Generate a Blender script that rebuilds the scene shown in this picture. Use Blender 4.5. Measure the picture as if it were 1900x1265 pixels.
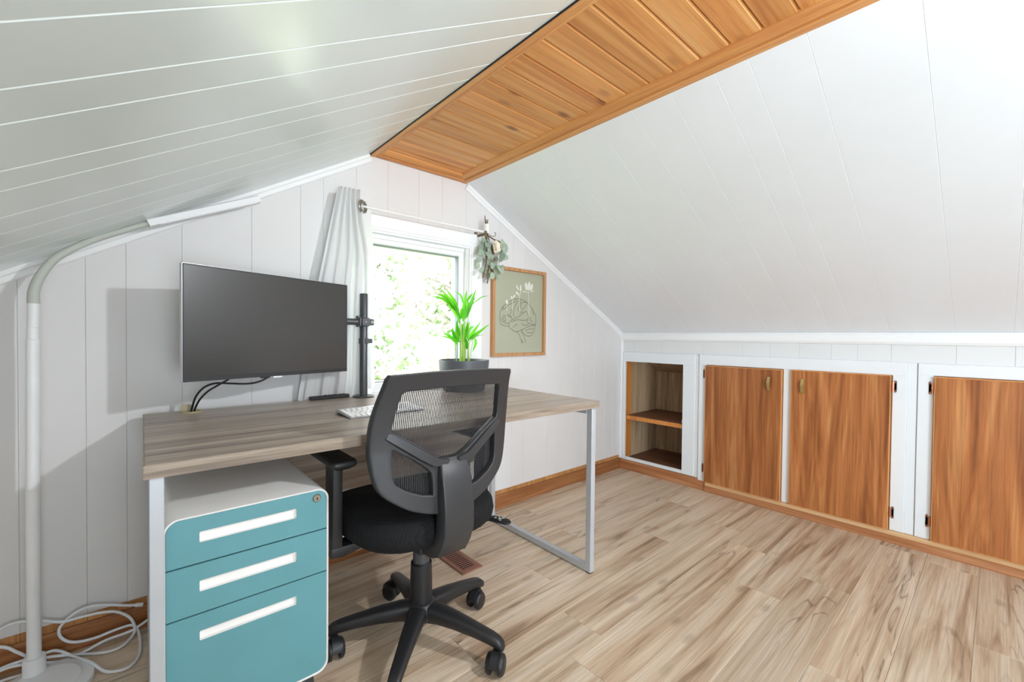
import bpy, bmesh, math, random
from mathutils import Vector, Matrix
R = math.radians
random.seed(7)
scene = bpy.context.scene
for o in list(bpy.data.objects):
    bpy.data.objects.remove(o)
COL = scene.collection

# ------------------------------------------------------------------ camera, sky, lights, exposure
cam_d = bpy.data.cameras.new('camera')
cam = bpy.data.objects.new('camera', cam_d)
COL.objects.link(cam)
yaw, pitch, roll = R(40.048), R(-0.955), R(0.513)
F = Vector((math.sin(yaw)*math.cos(pitch), math.cos(yaw)*math.cos(pitch), math.sin(pitch)))
Rt = Vector((math.cos(yaw), -math.sin(yaw), 0))
Up = Rt.cross(F)
R2 = Rt*math.cos(roll)+Up*math.sin(roll)
U2 = -Rt*math.sin(roll)+Up*math.cos(roll)
M = Matrix((R2, U2, -F)).transposed().to_4x4()
M.translation = Vector((-2.9141, -1.8945, 1.0128))
cam.matrix_world = M
cam_d.sensor_fit = 'HORIZONTAL'
cam_d.sensor_width = 36.0
cam_d.lens = 795.26/1900*36.0
cam_d.shift_x = (950-909.9)/1900
cam_d.shift_y = (636.1-632.5)/1900
cam_d.clip_start = 0.02
scene.camera = cam

world = bpy.data.worlds.new('overcast_sky')
scene.world = world
world.use_nodes = True
bg = world.node_tree.nodes['Background']
bg.inputs[0].default_value = (0.90, 0.97, 1.0, 1)
bg.inputs[1].default_value = 6.0

def light(name, kind, loc, energy, color=(1, 1, 1), rot=(0, 0, 0), **kw):
    d = bpy.data.lights.new(name, kind)
    d.energy = energy
    d.color = color
    for k, v in kw.items():
        setattr(d, k, v)
    o = bpy.data.objects.new(name, d)
    o.location = loc
    o.rotation_euler = rot
    COL.objects.link(o)
    return o
# sun on the trees (it comes over the roof from behind the house and never enters the front window)
light('sun', 'SUN', (0, -6, 12), 8.0, (1.0, 0.98, 0.94), (R(48), 0, R(-20)), angle=R(2))
# flash behind the camera: added point fill for the slope, spot towards desk wall
light('slope_fill', 'POINT', (-1.60, -2.42, 1.70), 6.5, (0.84, 0.93, 1.0), shadow_soft_size=0.06)
sp_loc = Vector((-1.50, -2.50, 1.74))
light('flash_spot', 'SPOT', sp_loc, 66.0, (0.90, 0.95, 1.0), (Vector((-2.45, 0, 0.75))-sp_loc).to_track_quat('-Z', 'Y').to_euler(),
      spot_size=R(82), spot_blend=0.7, shadow_soft_size=0.035)
# added soft fill for the low right side; the rear gable has no window
light('rear_fill', 'AREA', (-2.75, -4.20, 1.05), 23.5, (0.78, 0.90, 1.0), Vector((0.66, 0.75, -0.10)).to_track_quat('-Z', 'Y').to_euler(),
      shape='RECTANGLE', size=1.0, size_y=1.1, spread=R(100))
# flash bounced off the white slopes from behind the camera
light('bounced_flash', 'AREA', (-2.7, -3.0, 0.70), 21.0, (0.80, 0.91, 1.0), Vector((0.50, 0.55, 0.67)).to_track_quat('-Z', 'Y').to_euler(),
      shape='DISK', size=1.1)

vs = scene.view_settings
vs.view_transform = 'Standard'
vs.look = 'None'
vs.exposure = 0.37
vs.gamma = 1.0
vs.use_curve_mapping = False
try:
    scene.cycles.max_bounces = 10
    scene.cycles.diffuse_bounces = 6
    scene.cycles.transparent_max_bounces = 16
    scene.cycles.sample_clamp_indirect = 6.0
    scene.cycles.use_denoising = True
except Exception:
    pass

# ------------------------------------------------------------------ materials
def lin(c):
    r = []
    for v in c:
        v = v/255.0
        r.append(v/12.92 if v <= 0.04045 else ((v+0.055)/1.055)**2.4)
    return (r[0], r[1], r[2], 1.0)

class NT:
    def __init__(s, name):
        s.m = bpy.data.materials.new(name)
        s.m.use_nodes = True
        s.t = s.m.node_tree
        s.b = s.t.nodes['Principled BSDF']
        s.out = s.t.nodes['Material Output']
    def n(s, typ, **kw):
        nd = s.t.nodes.new('ShaderNode'+typ)
        for k, v in kw.items():
            setattr(nd, k, v)
        return nd
    def l(s, a, b):
        s.t.links.new(a, b)
    def set(s, nd, **kw):
        for k, v in kw.items():
            nd.inputs[k.replace('_', ' ')].default_value = v
        return nd
    def ramp(s, fac, stops):
        nd = s.n('ValToRGB')
        cr = nd.color_ramp
        while len(cr.elements) > 1:
            cr.elements.remove(cr.elements[0])
        cr.elements[0].position = stops[0][0]
        cr.elements[0].color = stops[0][1]
        for p, c in stops[1:]:
            e = cr.elements.new(p)
            e.color = c
        s.l(fac, nd.inputs[0])
        return nd.outputs[0]
    def mix(s, fac, a, b, mode='MIX'):
        nd = s.n('MixRGB', blend_type=mode)
        for i, v in ((0, fac), (1, a), (2, b)):
            if hasattr(v, 'is_output'):
                s.l(v, nd.inputs[i])
            else:
                nd.inputs[i].default_value = v
        return nd.outputs[0]
    def math(s, op, a, b=0.0, c=0.0):
        nd = s.n('Math', operation=op)
        for i, v in enumerate((a, b, c)):
            if hasattr(v, 'is_output'):
                s.l(v, nd.inputs[i])
            else:
                nd.inputs[i].default_value = v
        return nd.outputs[0]
    def coords(s, scale=(1, 1, 1), rnd=0.0, rot=(0, 0, 0)):
        tc = s.n('TexCoord')
        v = tc.outputs['Object']
        if rnd:
            oi = s.n('ObjectInfo')
            mm = s.n('VectorMath', operation='MULTIPLY_ADD')
            cm = s.n('CombineXYZ')
            for i, k in enumerate((1.0, 2.37, 3.71)):
                s.l(s.math('MULTIPLY', oi.outputs['Random'], rnd*k), cm.inputs[i])
            ad = s.n('VectorMath', operation='ADD')
            s.l(v, ad.inputs[0])
            s.l(cm.outputs[0], ad.inputs[1])
            v = ad.outputs[0]
        mp = s.n('Mapping')
        mp.inputs['Scale'].default_value = scale
        mp.inputs['Rotation'].default_value = rot
        s.l(v, mp.inputs[0])
        return mp.outputs[0]
    def noise(s, vec, scale=1.0, detail=3.0, rough=0.5, dist=0.0):
        nd = s.n('TexNoise')
        s.set(nd, Scale=scale, Detail=detail, Roughness=rough, Distortion=dist)
        s.l(vec, nd.inputs['Vector'])
        return nd.outputs[0]
    def bump(s, h, strength=0.2, dist=0.002):
        nd = s.n('Bump')
        nd.inputs['Strength'].default_value = strength
        nd.inputs['Distance'].default_value = dist
        s.l(h, nd.inputs['Height'])
        s.l(nd.outputs[0], s.b.inputs['Normal'])

def plain(name, rgb, rough=0.5, metal=0.0, spec=0.5, grain=0.0, gscale=300.0, var=0.03, sss=None, trans=None):
    t = NT(name)
    c = lin(rgb)
    v = t.coords()
    nz = t.noise(v, 9.0, 4.0)
    dk = tuple(x*(1-var) for x in c[:3])+(1,)
    lt = tuple(min(1, x*(1+var)) for x in c[:3])+(1,)
    t.l(t.ramp(nz, [(0.3, dk), (0.7, lt)]), t.b.inputs['Base Color'])
    t.set(t.b, Roughness=rough, Metallic=metal)
    t.b.inputs['Specular IOR Level'].default_value = spec
    if grain:
        t.bump(t.noise(v, gscale, 2.0), grain, 0.001)
    return t.m

def wood(name, stops, axis='X', along=1.2, across=16.0, rough=0.45, knots=0.0, fine=0.25, tone=0.12, dist=1.2,
         knot_col=(92, 52, 26), spec=0.4, lo=0.30, hi=0.72, vein=None, rnd=9.0):
    t = NT(name)
    k = {'X': 0, 'Y': 1, 'Z': 2}[axis]
    sc = [across]*3
    sc[k] = along
    v = t.coords(tuple(sc), rnd)
    base = t.noise(v, 1.0, 5.0, 0.55, dist)
    n = len(stops)
    col = t.ramp(base, [(lo+(hi-lo)*i/(n-1), lin(s)) for i, s in enumerate(stops)])
    sc2 = [across*9]*3
    sc2[k] = along*3
    f = t.noise(t.coords(tuple(sc2), rnd), 1.0, 3.0, 0.6)
    fr = t.ramp(f, [(0.32, (1-fine, 1-fine, 1-fine, 1)), (0.62, (1, 1, 1, 1))])
    col = t.mix(1.0, col, fr, 'MULTIPLY')
    if vein:
        sc3 = [across*0.55]*3
        sc3[k] = along*0.9
        w = t.noise(t.coords(tuple(sc3), rnd*1.3), 1.0, 2.0, 0.5, 2.2)
        d = t.math('ABSOLUTE', t.math('SUBTRACT', w, 0.5))
        g = t.noise(t.coords(tuple(x*0.5 for x in sc3), rnd*0.7), 1.0, 2.0)
        line = t.math('MULTIPLY', t.ramp(d, [(0.0, (1, 1, 1, 1)), (0.03, (0, 0, 0, 1))]), t.ramp(g, [(0.5, (0, 0, 0, 1)), (0.66, (1, 1, 1, 1))]))
        col = t.mix(t.math('MULTIPLY', line, vein[1]), col, lin(vein[0]))
    if knots:
        sk = [9.0]*3
        sk[k] = 3.6
        vo = t.n('TexVoronoi', voronoi_dimensions='2D')
        t.l(t.coords(tuple(sk), rnd), vo.inputs['Vector'])
        vo.inputs['Scale'].default_value = 1.0
        kk = t.ramp(vo.outputs['Distance'], [(0.05, (1, 1, 1, 1)), (0.16, (0, 0, 0, 1))])
        sel = t.ramp(vo.outputs['Color'], [(0.58, (0, 0, 0, 1)), (0.75, (1, 1, 1, 1))])
        col = t.mix(t.math('MULTIPLY', t.math('MULTIPLY', kk, sel), knots), col, lin(knot_col))
    if tone:
        oi = t.n('ObjectInfo')
        hs = t.n('HueSaturation')
        t.l(t.math('MULTIPLY_ADD', oi.outputs['Random'], 2*tone, 1-tone), hs.inputs['Value'])
        t.l(col, hs.inputs['Color'])
        col = hs.outputs[0]
    t.l(col, t.b.inputs['Base Color'])
    t.set(t.b, Roughness=rough)
    t.b.inputs['Specular IOR Level'].default_value = spec
    t.bump(f, 0.12, 0.0006)
    return t.m

MT = {}
MT['slope_gloss'] = plain('glossy_white_panel_paint', (224, 233, 231), 0.20, spec=0.6, grain=0.05, gscale=60, var=0.008)
MT['slope_satin'] = plain('satin_white_panel_paint', (235, 238, 242), 0.34, spec=0.5, grain=0.05, gscale=60, var=0.008)
MT['wall'] = plain('warm_white_wall_paint', (222, 220, 219), 0.5, spec=0.35, grain=0.04, gscale=90, var=0.01)
MT['knee'] = plain('pale_grey_wall_paint', (226, 226, 226), 0.5, spec=0.35, var=0.01)
MT['trim_white'] = plain('white_trim_paint', (240, 240, 240), 0.35, var=0.006)
MT['cab_white'] = plain('cool_white_frame_paint', (232, 236, 239), 0.38, var=0.01)
MT['backing'] = plain('dull_backing_board', (205, 203, 200), 0.8)
MT['pine'] = wood('pine_ceiling_boards', [(190, 116, 60), (214, 146, 82), (226, 162, 96), (234, 178, 116)], 'X', 1.1, 26, 0.42, 0.75, 0.18, 0.11, 0.8, (112, 66, 40), lo=0.25, hi=0.7)
MT['pine_y'] = wood('pine_moulding', [(200, 130, 72), (218, 154, 92), (230, 174, 112)], 'Y', 1.3, 24, 0.42, 0.0, 0.14, 0.05)
MT['pine_x'] = wood('pine_moulding_across', [(196, 126, 68), (214, 148, 86), (226, 168, 106)], 'X', 1.3, 24, 0.42, 0.0, 0.14, 0.05)
MT['base_x'] = wood('oak_baseboard', [(136, 84, 46), (160, 104, 62), (182, 126, 80)], 'X', 1.2, 26, 0.42, 0.0, 0.2, 0.05)
MT['base_y'] = wood('oak_baseboard_side', [(158, 98, 58), (180, 120, 78), (200, 144, 102)], 'Y', 1.2, 26, 0.45, 0.0, 0.2, 0.05)
MT['raw_y'] = wood('raw_pine_strip', [(205, 160, 112), (222, 182, 136), (234, 200, 160)], 'Y', 1.2, 26, 0.5, 0.0, 0.15, 0.05)
MT['foot'] = wood('unpainted_board_end', [(170, 112, 62), (196, 140, 84), (212, 160, 104)], 'Z', 3, 40, 0.55, 0.0, 0.2, 0.10)
MT['walnut'] = wood('walnut_door_veneer', [(116, 66, 36), (160, 96, 52), (184, 116, 66), (204, 142, 88)], 'Z', 0.9, 14, 0.38, 0.0, 0.3, 0.08, 2.0, lo=0.24, hi=0.72)
MT['door_edge'] = wood('orange_pine_door_edge', [(204, 130, 66), (222, 152, 86), (234, 170, 104)], 'Z', 1.2, 26, 0.42, 0.0, 0.12, 0.03)
MT['shelf_dark'] = wood('dark_brown_shelf_board', [(96, 62, 42), (122, 80, 56), (140, 96, 70)], 'Y', 1.2, 18, 0.5, 0.0, 0.2, 0.03)
MT['oak_print'] = wood('printed_oak_panel', [(160, 134, 102), (192, 164, 130), (214, 188, 154)], 'Z', 1.4, 24, 0.5, 0.0, 0.25, 0.08)
MT['orange_z'] = wood('orange_pine_post', [(196, 120, 54), (214, 140, 70), (224, 156, 88)], 'Z', 1.2, 26, 0.45, 0.0, 0.12, 0.03)
MT['floor'] = wood('vinyl_oak_floor', [(150, 122, 98), (191, 163, 136), (213, 190, 163), (222, 203, 180)], 'X', 1.1, 20, 0.42, 0.32, 0.24, 0.085, 0.9,
                   (96, 74, 58), 0.35, 0.27, 0.60, ((104, 82, 66), 0.75))
MT['desk'] = wood('grey_brown_desk_laminate', [(120, 108, 98), (154, 140, 128), (178, 164, 150), (192, 178, 163)], 'X', 0.9, 26, 0.33, 0.0, 0.16, 0.0, 0.8, rnd=0.0)
MT['desk_edge'] = wood('desk_edge_band', [(128, 113, 98), (158, 142, 126), (178, 163, 146)], 'X', 2.2, 60, 0.4, 0.0, 0.2, 0.0, 0.8, rnd=0.0)
MT['steel'] = plain('silver_powder_coat', (190, 194, 199), 0.38, 0.25, 0.5)
MT['teal'] = plain('teal_powder_coat', (98, 153, 161), 0.5, 0, 0.4, grain=0.08, gscale=500)
MT['drawer_white'] = plain('white_powder_coat', (238, 236, 233), 0.32, 0, 0.5)
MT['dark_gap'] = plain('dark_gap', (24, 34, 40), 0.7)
MT['black_plastic'] = plain('black_plastic', (33, 33, 35), 0.42, 0, 0.5, grain=0.12, gscale=900)
MT['grey_plastic'] = plain('dark_grey_plastic', (50, 50, 52), 0.42, 0, 0.5, grain=0.12, gscale=900)
MT['black_metal'] = plain('black_metal', (86, 88, 91), 0.36, 0.5, 0.5)
MT['nickel'] = plain('brushed_nickel', (176, 172, 164), 0.28, 0.9, 0.5)
MT['brass'] = plain('aged_brass', (206, 180, 122), 0.34, 0.8, 0.5, var=0.12)
MT['copper'] = plain('antique_copper', (170, 112, 88), 0.35, 0.55, 0.5, var=0.15)
MT['lamp_white'] = plain('lamp_white_enamel', (236, 237, 238), 0.4)
MT['neck_grey'] = plain('grey_green_rubber', (190, 195, 186), 0.6)
MT['cord_white'] = plain('white_cable_jacket', (228, 229, 232), 0.45)
MT['cable_black'] = plain('black_cable_jacket', (26, 26, 28), 0.4)
MT['key_white'] = plain('white_key_plastic', (240, 240, 241), 0.4)
MT['alu'] = plain('silver_aluminium', (200, 202, 205), 0.32, 0.7)
MT['key_gap'] = plain('grey_key_bed', (120, 122, 125), 0.5)
MT['cream'] = plain('cream_plastic', (176, 164, 132), 0.5)
MT['pot'] = plain('charcoal_ceramic', (86, 88, 92), 0.42, 0, 0.4, grain=0.1, gscale=120, var=0.06)
MT['soil'] = plain('dark_soil', (48, 38, 30), 0.95, var=0.3)
MT['brown_metal'] = plain('brown_register_metal', (150, 102, 84), 0.45, 0.2)
MT['duct'] = plain('dark_duct', (8, 7, 6), 0.9)
MT['vinyl'] = plain('white_window_vinyl', (240, 242, 244), 0.3, var=0.004)
MT['gasket'] = plain('grey_window_gasket', (120, 128, 134), 0.5)
MT['frame_oak'] = wood('light_oak_frame', [(176, 122, 78), (196, 144, 98), (208, 160, 116)], 'Z', 2, 40, 0.5, 0, 0.15, 0.0, rnd=0.0)
MT['art'] = plain('sage_art_paper', (172, 174, 150), 0.8, var=0.03)
MT['ink'] = plain('dark_ink', (78, 80, 70), 0.8)
MT['white_ink'] = plain('white_ink', (226, 228, 216), 0.8)
MT['ribbon'] = plain('white_ribbon', (238, 236, 230), 0.6)
MT['stalk'] = plain('dry_brown_stalk', (104, 88, 62), 0.8, var=0.2)
MT['rose'] = plain('cream_dried_rose', (236, 226, 206), 0.8, var=0.1)
MT['bark'] = plain('tree_bark', (150, 142, 136), 0.9, var=0.2)
MT['grass'] = plain('lawn', (104, 130, 70), 0.95, var=0.2)
MT['exterior'] = plain('exterior_siding', (210, 208, 200), 0.7)

def leafmat(name, rgb, rgb2, trans=0.35, rough=0.4):
    t = NT(name)
    v = t.coords((1, 1, 1), 5.0)
    col = t.ramp(t.noise(v, 8.0, 2.0), [(0.3, lin(rgb)), (0.7, lin(rgb2))])
    t.l(col, t.b.inputs['Base Color'])
    t.set(t.b, Roughness=rough)
    tr = t.n('BsdfTranslucent')
    t.l(col, tr.inputs[0])
    mx = t.n('MixShader')
    mx.inputs[0].default_value = trans
    t.l(t.b.outputs[0], mx.inputs[1])
    t.l(tr.outputs[0], mx.inputs[2])
    t.l(mx.outputs[0], t.out.inputs[0])
    return t.m
MT['palm'] = leafmat('bright_green_palm_leaf', (70, 168, 28), (128, 214, 52), 0.45, 0.35)
MT['palm_stem'] = leafmat('pale_green_palm_stem', (150, 196, 70), (190, 218, 110), 0.2, 0.4)
MT['euca'] = leafmat('dusty_eucalyptus_leaf', (142, 164, 146), (186, 200, 180), 0.25, 0.7)
MT['tree_leaf'] = leafmat('pale_tree_leaf', (170, 170, 156), (194, 188, 178), 0.45, 0.6)
MT['tree_leaf2'] = leafmat('light_green_tree_leaf', (152, 176, 132), (178, 196, 160), 0.45, 0.6)
MT['blossom'] = leafmat('pinkish_dry_leaf', (186, 172, 167), (204, 194, 188), 0.45, 0.6)
MT['bush'] = leafmat('shrub_leaf', (120, 160, 96), (164, 192, 132), 0.45, 0.6)

def fabric_mat():                                   # white curtain, lets some light through
    t = NT('white_curtain_fabric')
    w = t.n('TexWave', wave_type='BANDS', bands_direction='Z')
    t.set(w, Scale=400.0, Distortion=0.5)
    t.l(t.coords(), w.inputs['Vector'])
    t.set(t.b, Roughness=0.75)
    t.b.inputs['Base Color'].default_value = lin((247, 247, 247))
    t.b.inputs['Sheen Weight'].default_value = 0.2
    tr = t.n('BsdfTranslucent')
    tr.inputs[0].default_value = lin((246, 247, 247))
    mx = t.n('MixShader')
    mx.inputs[0].default_value = 0.42
    t.l(t.b.outputs[0], mx.inputs[1])
    t.l(tr.outputs[0], mx.inputs[2])
    t.l(mx.outputs[0], t.out.inputs[0])
    t.bump(w.outputs[0], 0.04, 0.0005)
    return t.m
MT['curtain'] = fabric_mat()

def mesh_mat():                                     # woven back of the chair: real see-through holes between the strands
    t = NT('black_chair_mesh')
    t.b.inputs['Base Color'].default_value = lin((40, 40, 42))
    t.set(t.b, Roughness=0.6)
    tc = t.n('TexCoord')
    sp = t.n('SeparateXYZ')
    t.l(tc.outputs['Object'], sp.inputs[0])
    sx = t.math('SINE', t.math('MULTIPLY', sp.outputs[0], 2*math.pi/0.0052))
    sz = t.math('SINE', t.math('MULTIPLY', sp.outputs[2], 2*math.pi/0.0040))
    hole = t.math('GREATER_THAN', t.math('ADD', sx, t.math('MULTIPLY', sz, 0.55)), 0.25)
    tr = t.n('BsdfTransparent')
    mx = t.n('MixShader')
    t.l(hole, mx.inputs[0])
    t.l(t.b.outputs[0], mx.inputs[1])
    t.l(tr.outputs[0], mx.inputs[2])
    t.l(mx.outputs[0], t.out.inputs[0])
    return t.m
MT['chair_mesh'] = mesh_mat()

def seat_mat():
    t = NT('black_seat_fabric')
    v = t.coords((1, 1, 1))
    vo = t.n('TexVoronoi')
    vo.inputs['Scale'].default_value = 210.0
    vo.inputs['Randomness'].default_value = 0.25
    t.l(v, vo.inputs['Vector'])
    t.l(t.ramp(vo.outputs['Distance'], [(0.15, lin((6, 6, 7))), (0.6, lin((30, 30, 32)))]), t.b.inputs['Base Color'])
    t.set(t.b, Roughness=0.85)
    t.b.inputs['Specular IOR Level'].default_value = 0.25
    t.bump(vo.outputs['Distance'], 0.6, 0.002)
    return t.m
MT['seat'] = seat_mat()

def glass_mat(name, refl=0.07, tint=(1, 1, 1, 1), rough=0.02):
    t = NT(name)
    tr = t.n('BsdfTransparent')
    tr.inputs[0].default_value = tint
    gl = t.n('BsdfGlossy')
    gl.inputs['Roughness'].default_value = rough
    fr = t.n('Fresnel')
    fr.inputs[0].default_value = 1.45
    mx = t.n('MixShader')
    ge = t.n('NewGeometry')
    t.l(t.math('MULTIPLY', fr.outputs[0], t.math('SUBTRACT', 1.0, ge.outputs['Backfacing'])), mx.inputs[0])
    t.l(tr.outputs[0], mx.inputs[1])
    t.l(gl.outputs[0], mx.inputs[2])
    t.l(mx.outputs[0], t.out.inputs[0])
    return t.m
MT['glass'] = glass_mat('clear_window_glass')
MT['acrylic'] = glass_mat('clear_acrylic', tint=(0.9, 0.9, 0.9, 1), rough=0.1)
MT['screen'] = plain('matte_dark_screen', (46, 44, 43), 0.30, 0, 1.0, var=0.0)

# ------------------------------------------------------------------ mesh helpers
def V(*a):
    return Vector(a)

class MB:
    def __init__(s):
        s.v, s.f = [], []
    def add(s, verts, faces):
        k = len(s.v)
        s.v += [tuple(p) for p in verts]
        s.f += [tuple(i+k for i in f) for f in faces]
        return s
    def box(s, x0, x1, y0, y1, z0, z1, b=0.0):
        x0, x1 = min(x0, x1), max(x0, x1)
        y0, y1 = min(y0, y1), max(y0, y1)
        z0, z1 = min(z0, z1), max(z0, z1)
        if b <= 0:
            v = [(x, y, z) for z in (z0, z1) for y in (y0, y1) for x in (x0, x1)]
            return s.add(v, [(0, 2, 3, 1), (4, 5, 7, 6), (0, 1, 5, 4), (2, 6, 7, 3), (0, 4, 6, 2), (1, 3, 7, 5)])
        bm = bmesh.new()
        bmesh.ops.create_cube(bm, size=1.0)
        for q in bm.verts:
            q.co = Vector(((x0+x1)/2+q.co.x*(x1-x0), (y0+y1)/2+q.co.y*(y1-y0), (z0+z1)/2+q.co.z*(z1-z0)))
        bmesh.ops.bevel(bm, geom=bm.edges[:], offset=b, segments=2 if b > 0.004 else 1, affect='EDGES', profile=0.5)
        return s.frombm(bm)
    def frombm(s, bm):
        bm.verts.index_update()
        s.add([q.co[:] for q in bm.verts], [[q.index for q in f.verts] for f in bm.faces])
        bm.free()
        return s
    def xf(s, mat):
        s.v = [tuple(mat @ Vector(p)) for p in s.v]
        return s
    def loft(s, rings, caps=True, closed=True):
        n = len(rings[0])
        vs_, fs = [], []
        for r in rings:
            vs_ += list(r)
        for i in range(len(rings)-1):
            for j in range(n if closed else n-1):
                a, b = i*n+j, i*n+(j+1) % n
                fs.append((a, b, b+n, a+n))
        if caps and closed:
            fs.append(tuple(range(n-1, -1, -1)))
            k = (len(rings)-1)*n
            fs.append(tuple(range(k, k+n)))
        return s.add(vs_, fs)
    def tube(s, pts, r, n=10, caps=True, flat=1.0):
        pts = [Vector(p) for p in pts]
        m = len(pts)
        rs = r if isinstance(r, (list, tuple)) else [r]*m
        rings = []
        up = None
        for i, p in enumerate(pts):
            t = (pts[min(i+1, m-1)]-pts[max(i-1, 0)]).normalized()
            if up is None:
                a = Vector((0, 0, 1)) if abs(t.z) < 0.9 else Vector((1, 0, 0))
                up = (a-t*a.dot(t)).normalized()
            else:
                up = (up-t*up.dot(t)).normalized()
            sd = t.cross(up)
            rings.append([p+sd*math.cos(2*math.pi*j/n)*rs[i]+up*math.sin(2*math.pi*j/n)*rs[i]*flat for j in range(n)])
        return s.loft(rings, caps)
    def lathe(s, prof, c=(0, 0, 0), n=32, axis='Z'):
        rings = []
        for r, h in prof:
            ring = []
            for j in range(n):
                a = 2*math.pi*j/n
                q = (r*math.cos(a), r*math.sin(a), h)
                if axis == 'X':
                    q = (h, r*math.cos(a), r*math.sin(a))
                elif axis == 'Y':
                    q = (r*math.sin(a), h, r*math.cos(a))
                ring.append((c[0]+q[0], c[1]+q[1], c[2]+q[2]))
            rings.append(ring)
        return s.loft(rings)
    def slab(s, poly, O, U, W, N, t, bev=0.0, t0=0.0):
        """flat board: polygon in the U,W plane, from depth t0 to t along N, front edges chamfered by bev"""
        O, U, W, N = Vector(O), Vector(U), Vector(W), Vector(N)
        a = sum(poly[i][0]*poly[(i+1) % len(poly)][1]-poly[(i+1) % len(poly)][0]*poly[i][1] for i in range(len(poly)))
        if a < 0:
            poly = poly[::-1]
        if U.cross(W).dot(N) < 0:
            flip = True
        else:
            flip = False
        P = lambda p, d: O+U*p[0]+W*p[1]+N*d
        n = len(poly)
        rings = [[P(p, t0) for p in poly]]
        if bev > 0:
            rings.append([P(p, t-bev) for p in poly])
            ins = []
            for i in range(n):
                p0, p1, p2 = Vector(poly[i-1]), Vector(poly[i]), Vector(poly[(i+1) % n])
                e1, e2 = (p1-p0).normalized(), (p2-p1).normalized()
                n1, n2 = Vector((-e1.y, e1.x)), Vector((-e2.y, e2.x))
                k = 1+n1.dot(n2)
                ins.append(p1+(n1+n2)*(bev/max(k, 0.2)))
            rings.append([P(p, t) for p in ins])
        else:
            rings.append([P(p, t) for p in poly])
        if flip:
            rings = [r[::-1] for r in rings]
        return s.loft(rings)
    def mesh(s, name, smooth=None, off=(0, 0, 0)):
        me = bpy.data.meshes.new(name)
        me.from_pydata([(p[0]-off[0], p[1]-off[1], p[2]-off[2]) for p in s.v], [], s.f)
        me.validate()
        bm = bmesh.new()
        bm.from_mesh(me)
        bmesh.ops.recalc_face_normals(bm, faces=bm.faces[:])
        bm.to_mesh(me)
        bm.free()
        if smooth:
            me.shade_smooth()
            me.set_sharp_from_angle(angle=R(smooth))
        return me

WL = {}
def origin(o):
    return WL.get(o.name, Vector((0, 0, 0)))
def mk(name, mb, mat, parent=None, at=(0, 0, 0), smooth=None, kind=None, label=None):
    """links one mesh object; coordinates are in the room, the object's origin is that of its parent (or `at`)"""
    og = origin(parent) if parent else Vector(at)
    me = mb.mesh(name, smooth, og) if isinstance(mb, MB) else mb
    me.materials.clear()
    for m in (mat if isinstance(mat, (list, tuple)) else [mat]):
        me.materials.append(MT[m])
    o = bpy.data.objects.new(name, me)
    COL.objects.link(o)
    if parent:
        o.parent = parent
    else:
        o.location = og
    WL[o.name] = og
    if kind:
        o['kind'] = kind
    if label:
        o['label'] = label
    return o
def thing(name, label, cat, loc, group=None):
    o = bpy.data.objects.new(name, None)
    COL.objects.link(o)
    o.location = loc
    o.empty_display_size = 0.05
    o['label'] = label
    o['category'] = cat
    if group:
        o['group'] = group
    WL[o.name] = Vector(loc)
    return o
def tag(o, label, cat, group=None):
    o['label'] = label
    o['category'] = cat
    if group:
        o['group'] = group
    return o
def struct(name, mb, mat, at=(0, 0, 0), smooth=None):
    return mk(name, mb, mat, None, at, smooth, kind='structure')
def spline(pts, n=8, closed=False):
    P = [Vector(p) for p in pts]
    m = len(P)
    out = []
    for i in range(m if closed else m-1):
        p0 = P[(i-1) % m] if closed or i > 0 else P[0]*2-P[1]
        p1 = P[i]
        p2 = P[(i+1) % m]
        p3 = P[(i+2) % m] if closed or i+2 < m else P[m-1]*2-P[m-2]
        for k in range(n):
            t = k/n
            out.append(0.5*((2*p1)+(p2-p0)*t+(2*p0-5*p1+4*p2-p3)*t*t+(3*p1-p0-3*p2+p3)*t**3))
    if not closed:
        out.append(P[-1])
    return out
def rrect(cx, cy, w, h, r, n=5):
    """rounded rectangle as 2-D points"""
    pts = []
    for sx, sy, a0 in ((1, 1, 0), (-1, 1, 90), (-1, -1, 180), (1, -1, 270)):
        for k in range(n+1):
            a = R(a0+90*k/n)
            pts.append((cx+sx*(w/2-r)+r*math.cos(a), cy+sy*(h/2-r)+r*math.sin(a)))
    return pts

# ------------------------------------------------------------------ the room
YB = -4.45                                            # opposite gable
XL = -3.56                                            # left knee wall
ZF = 1.851                                            # flat strip of the ceiling
def zl(x): return 1.854+0.578*(x+2.05)
def zr(x): return 1.846-0.5265*(x+1.515)
def roof(x): return min(ZF+0.02, zl(x), zr(x))

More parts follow.
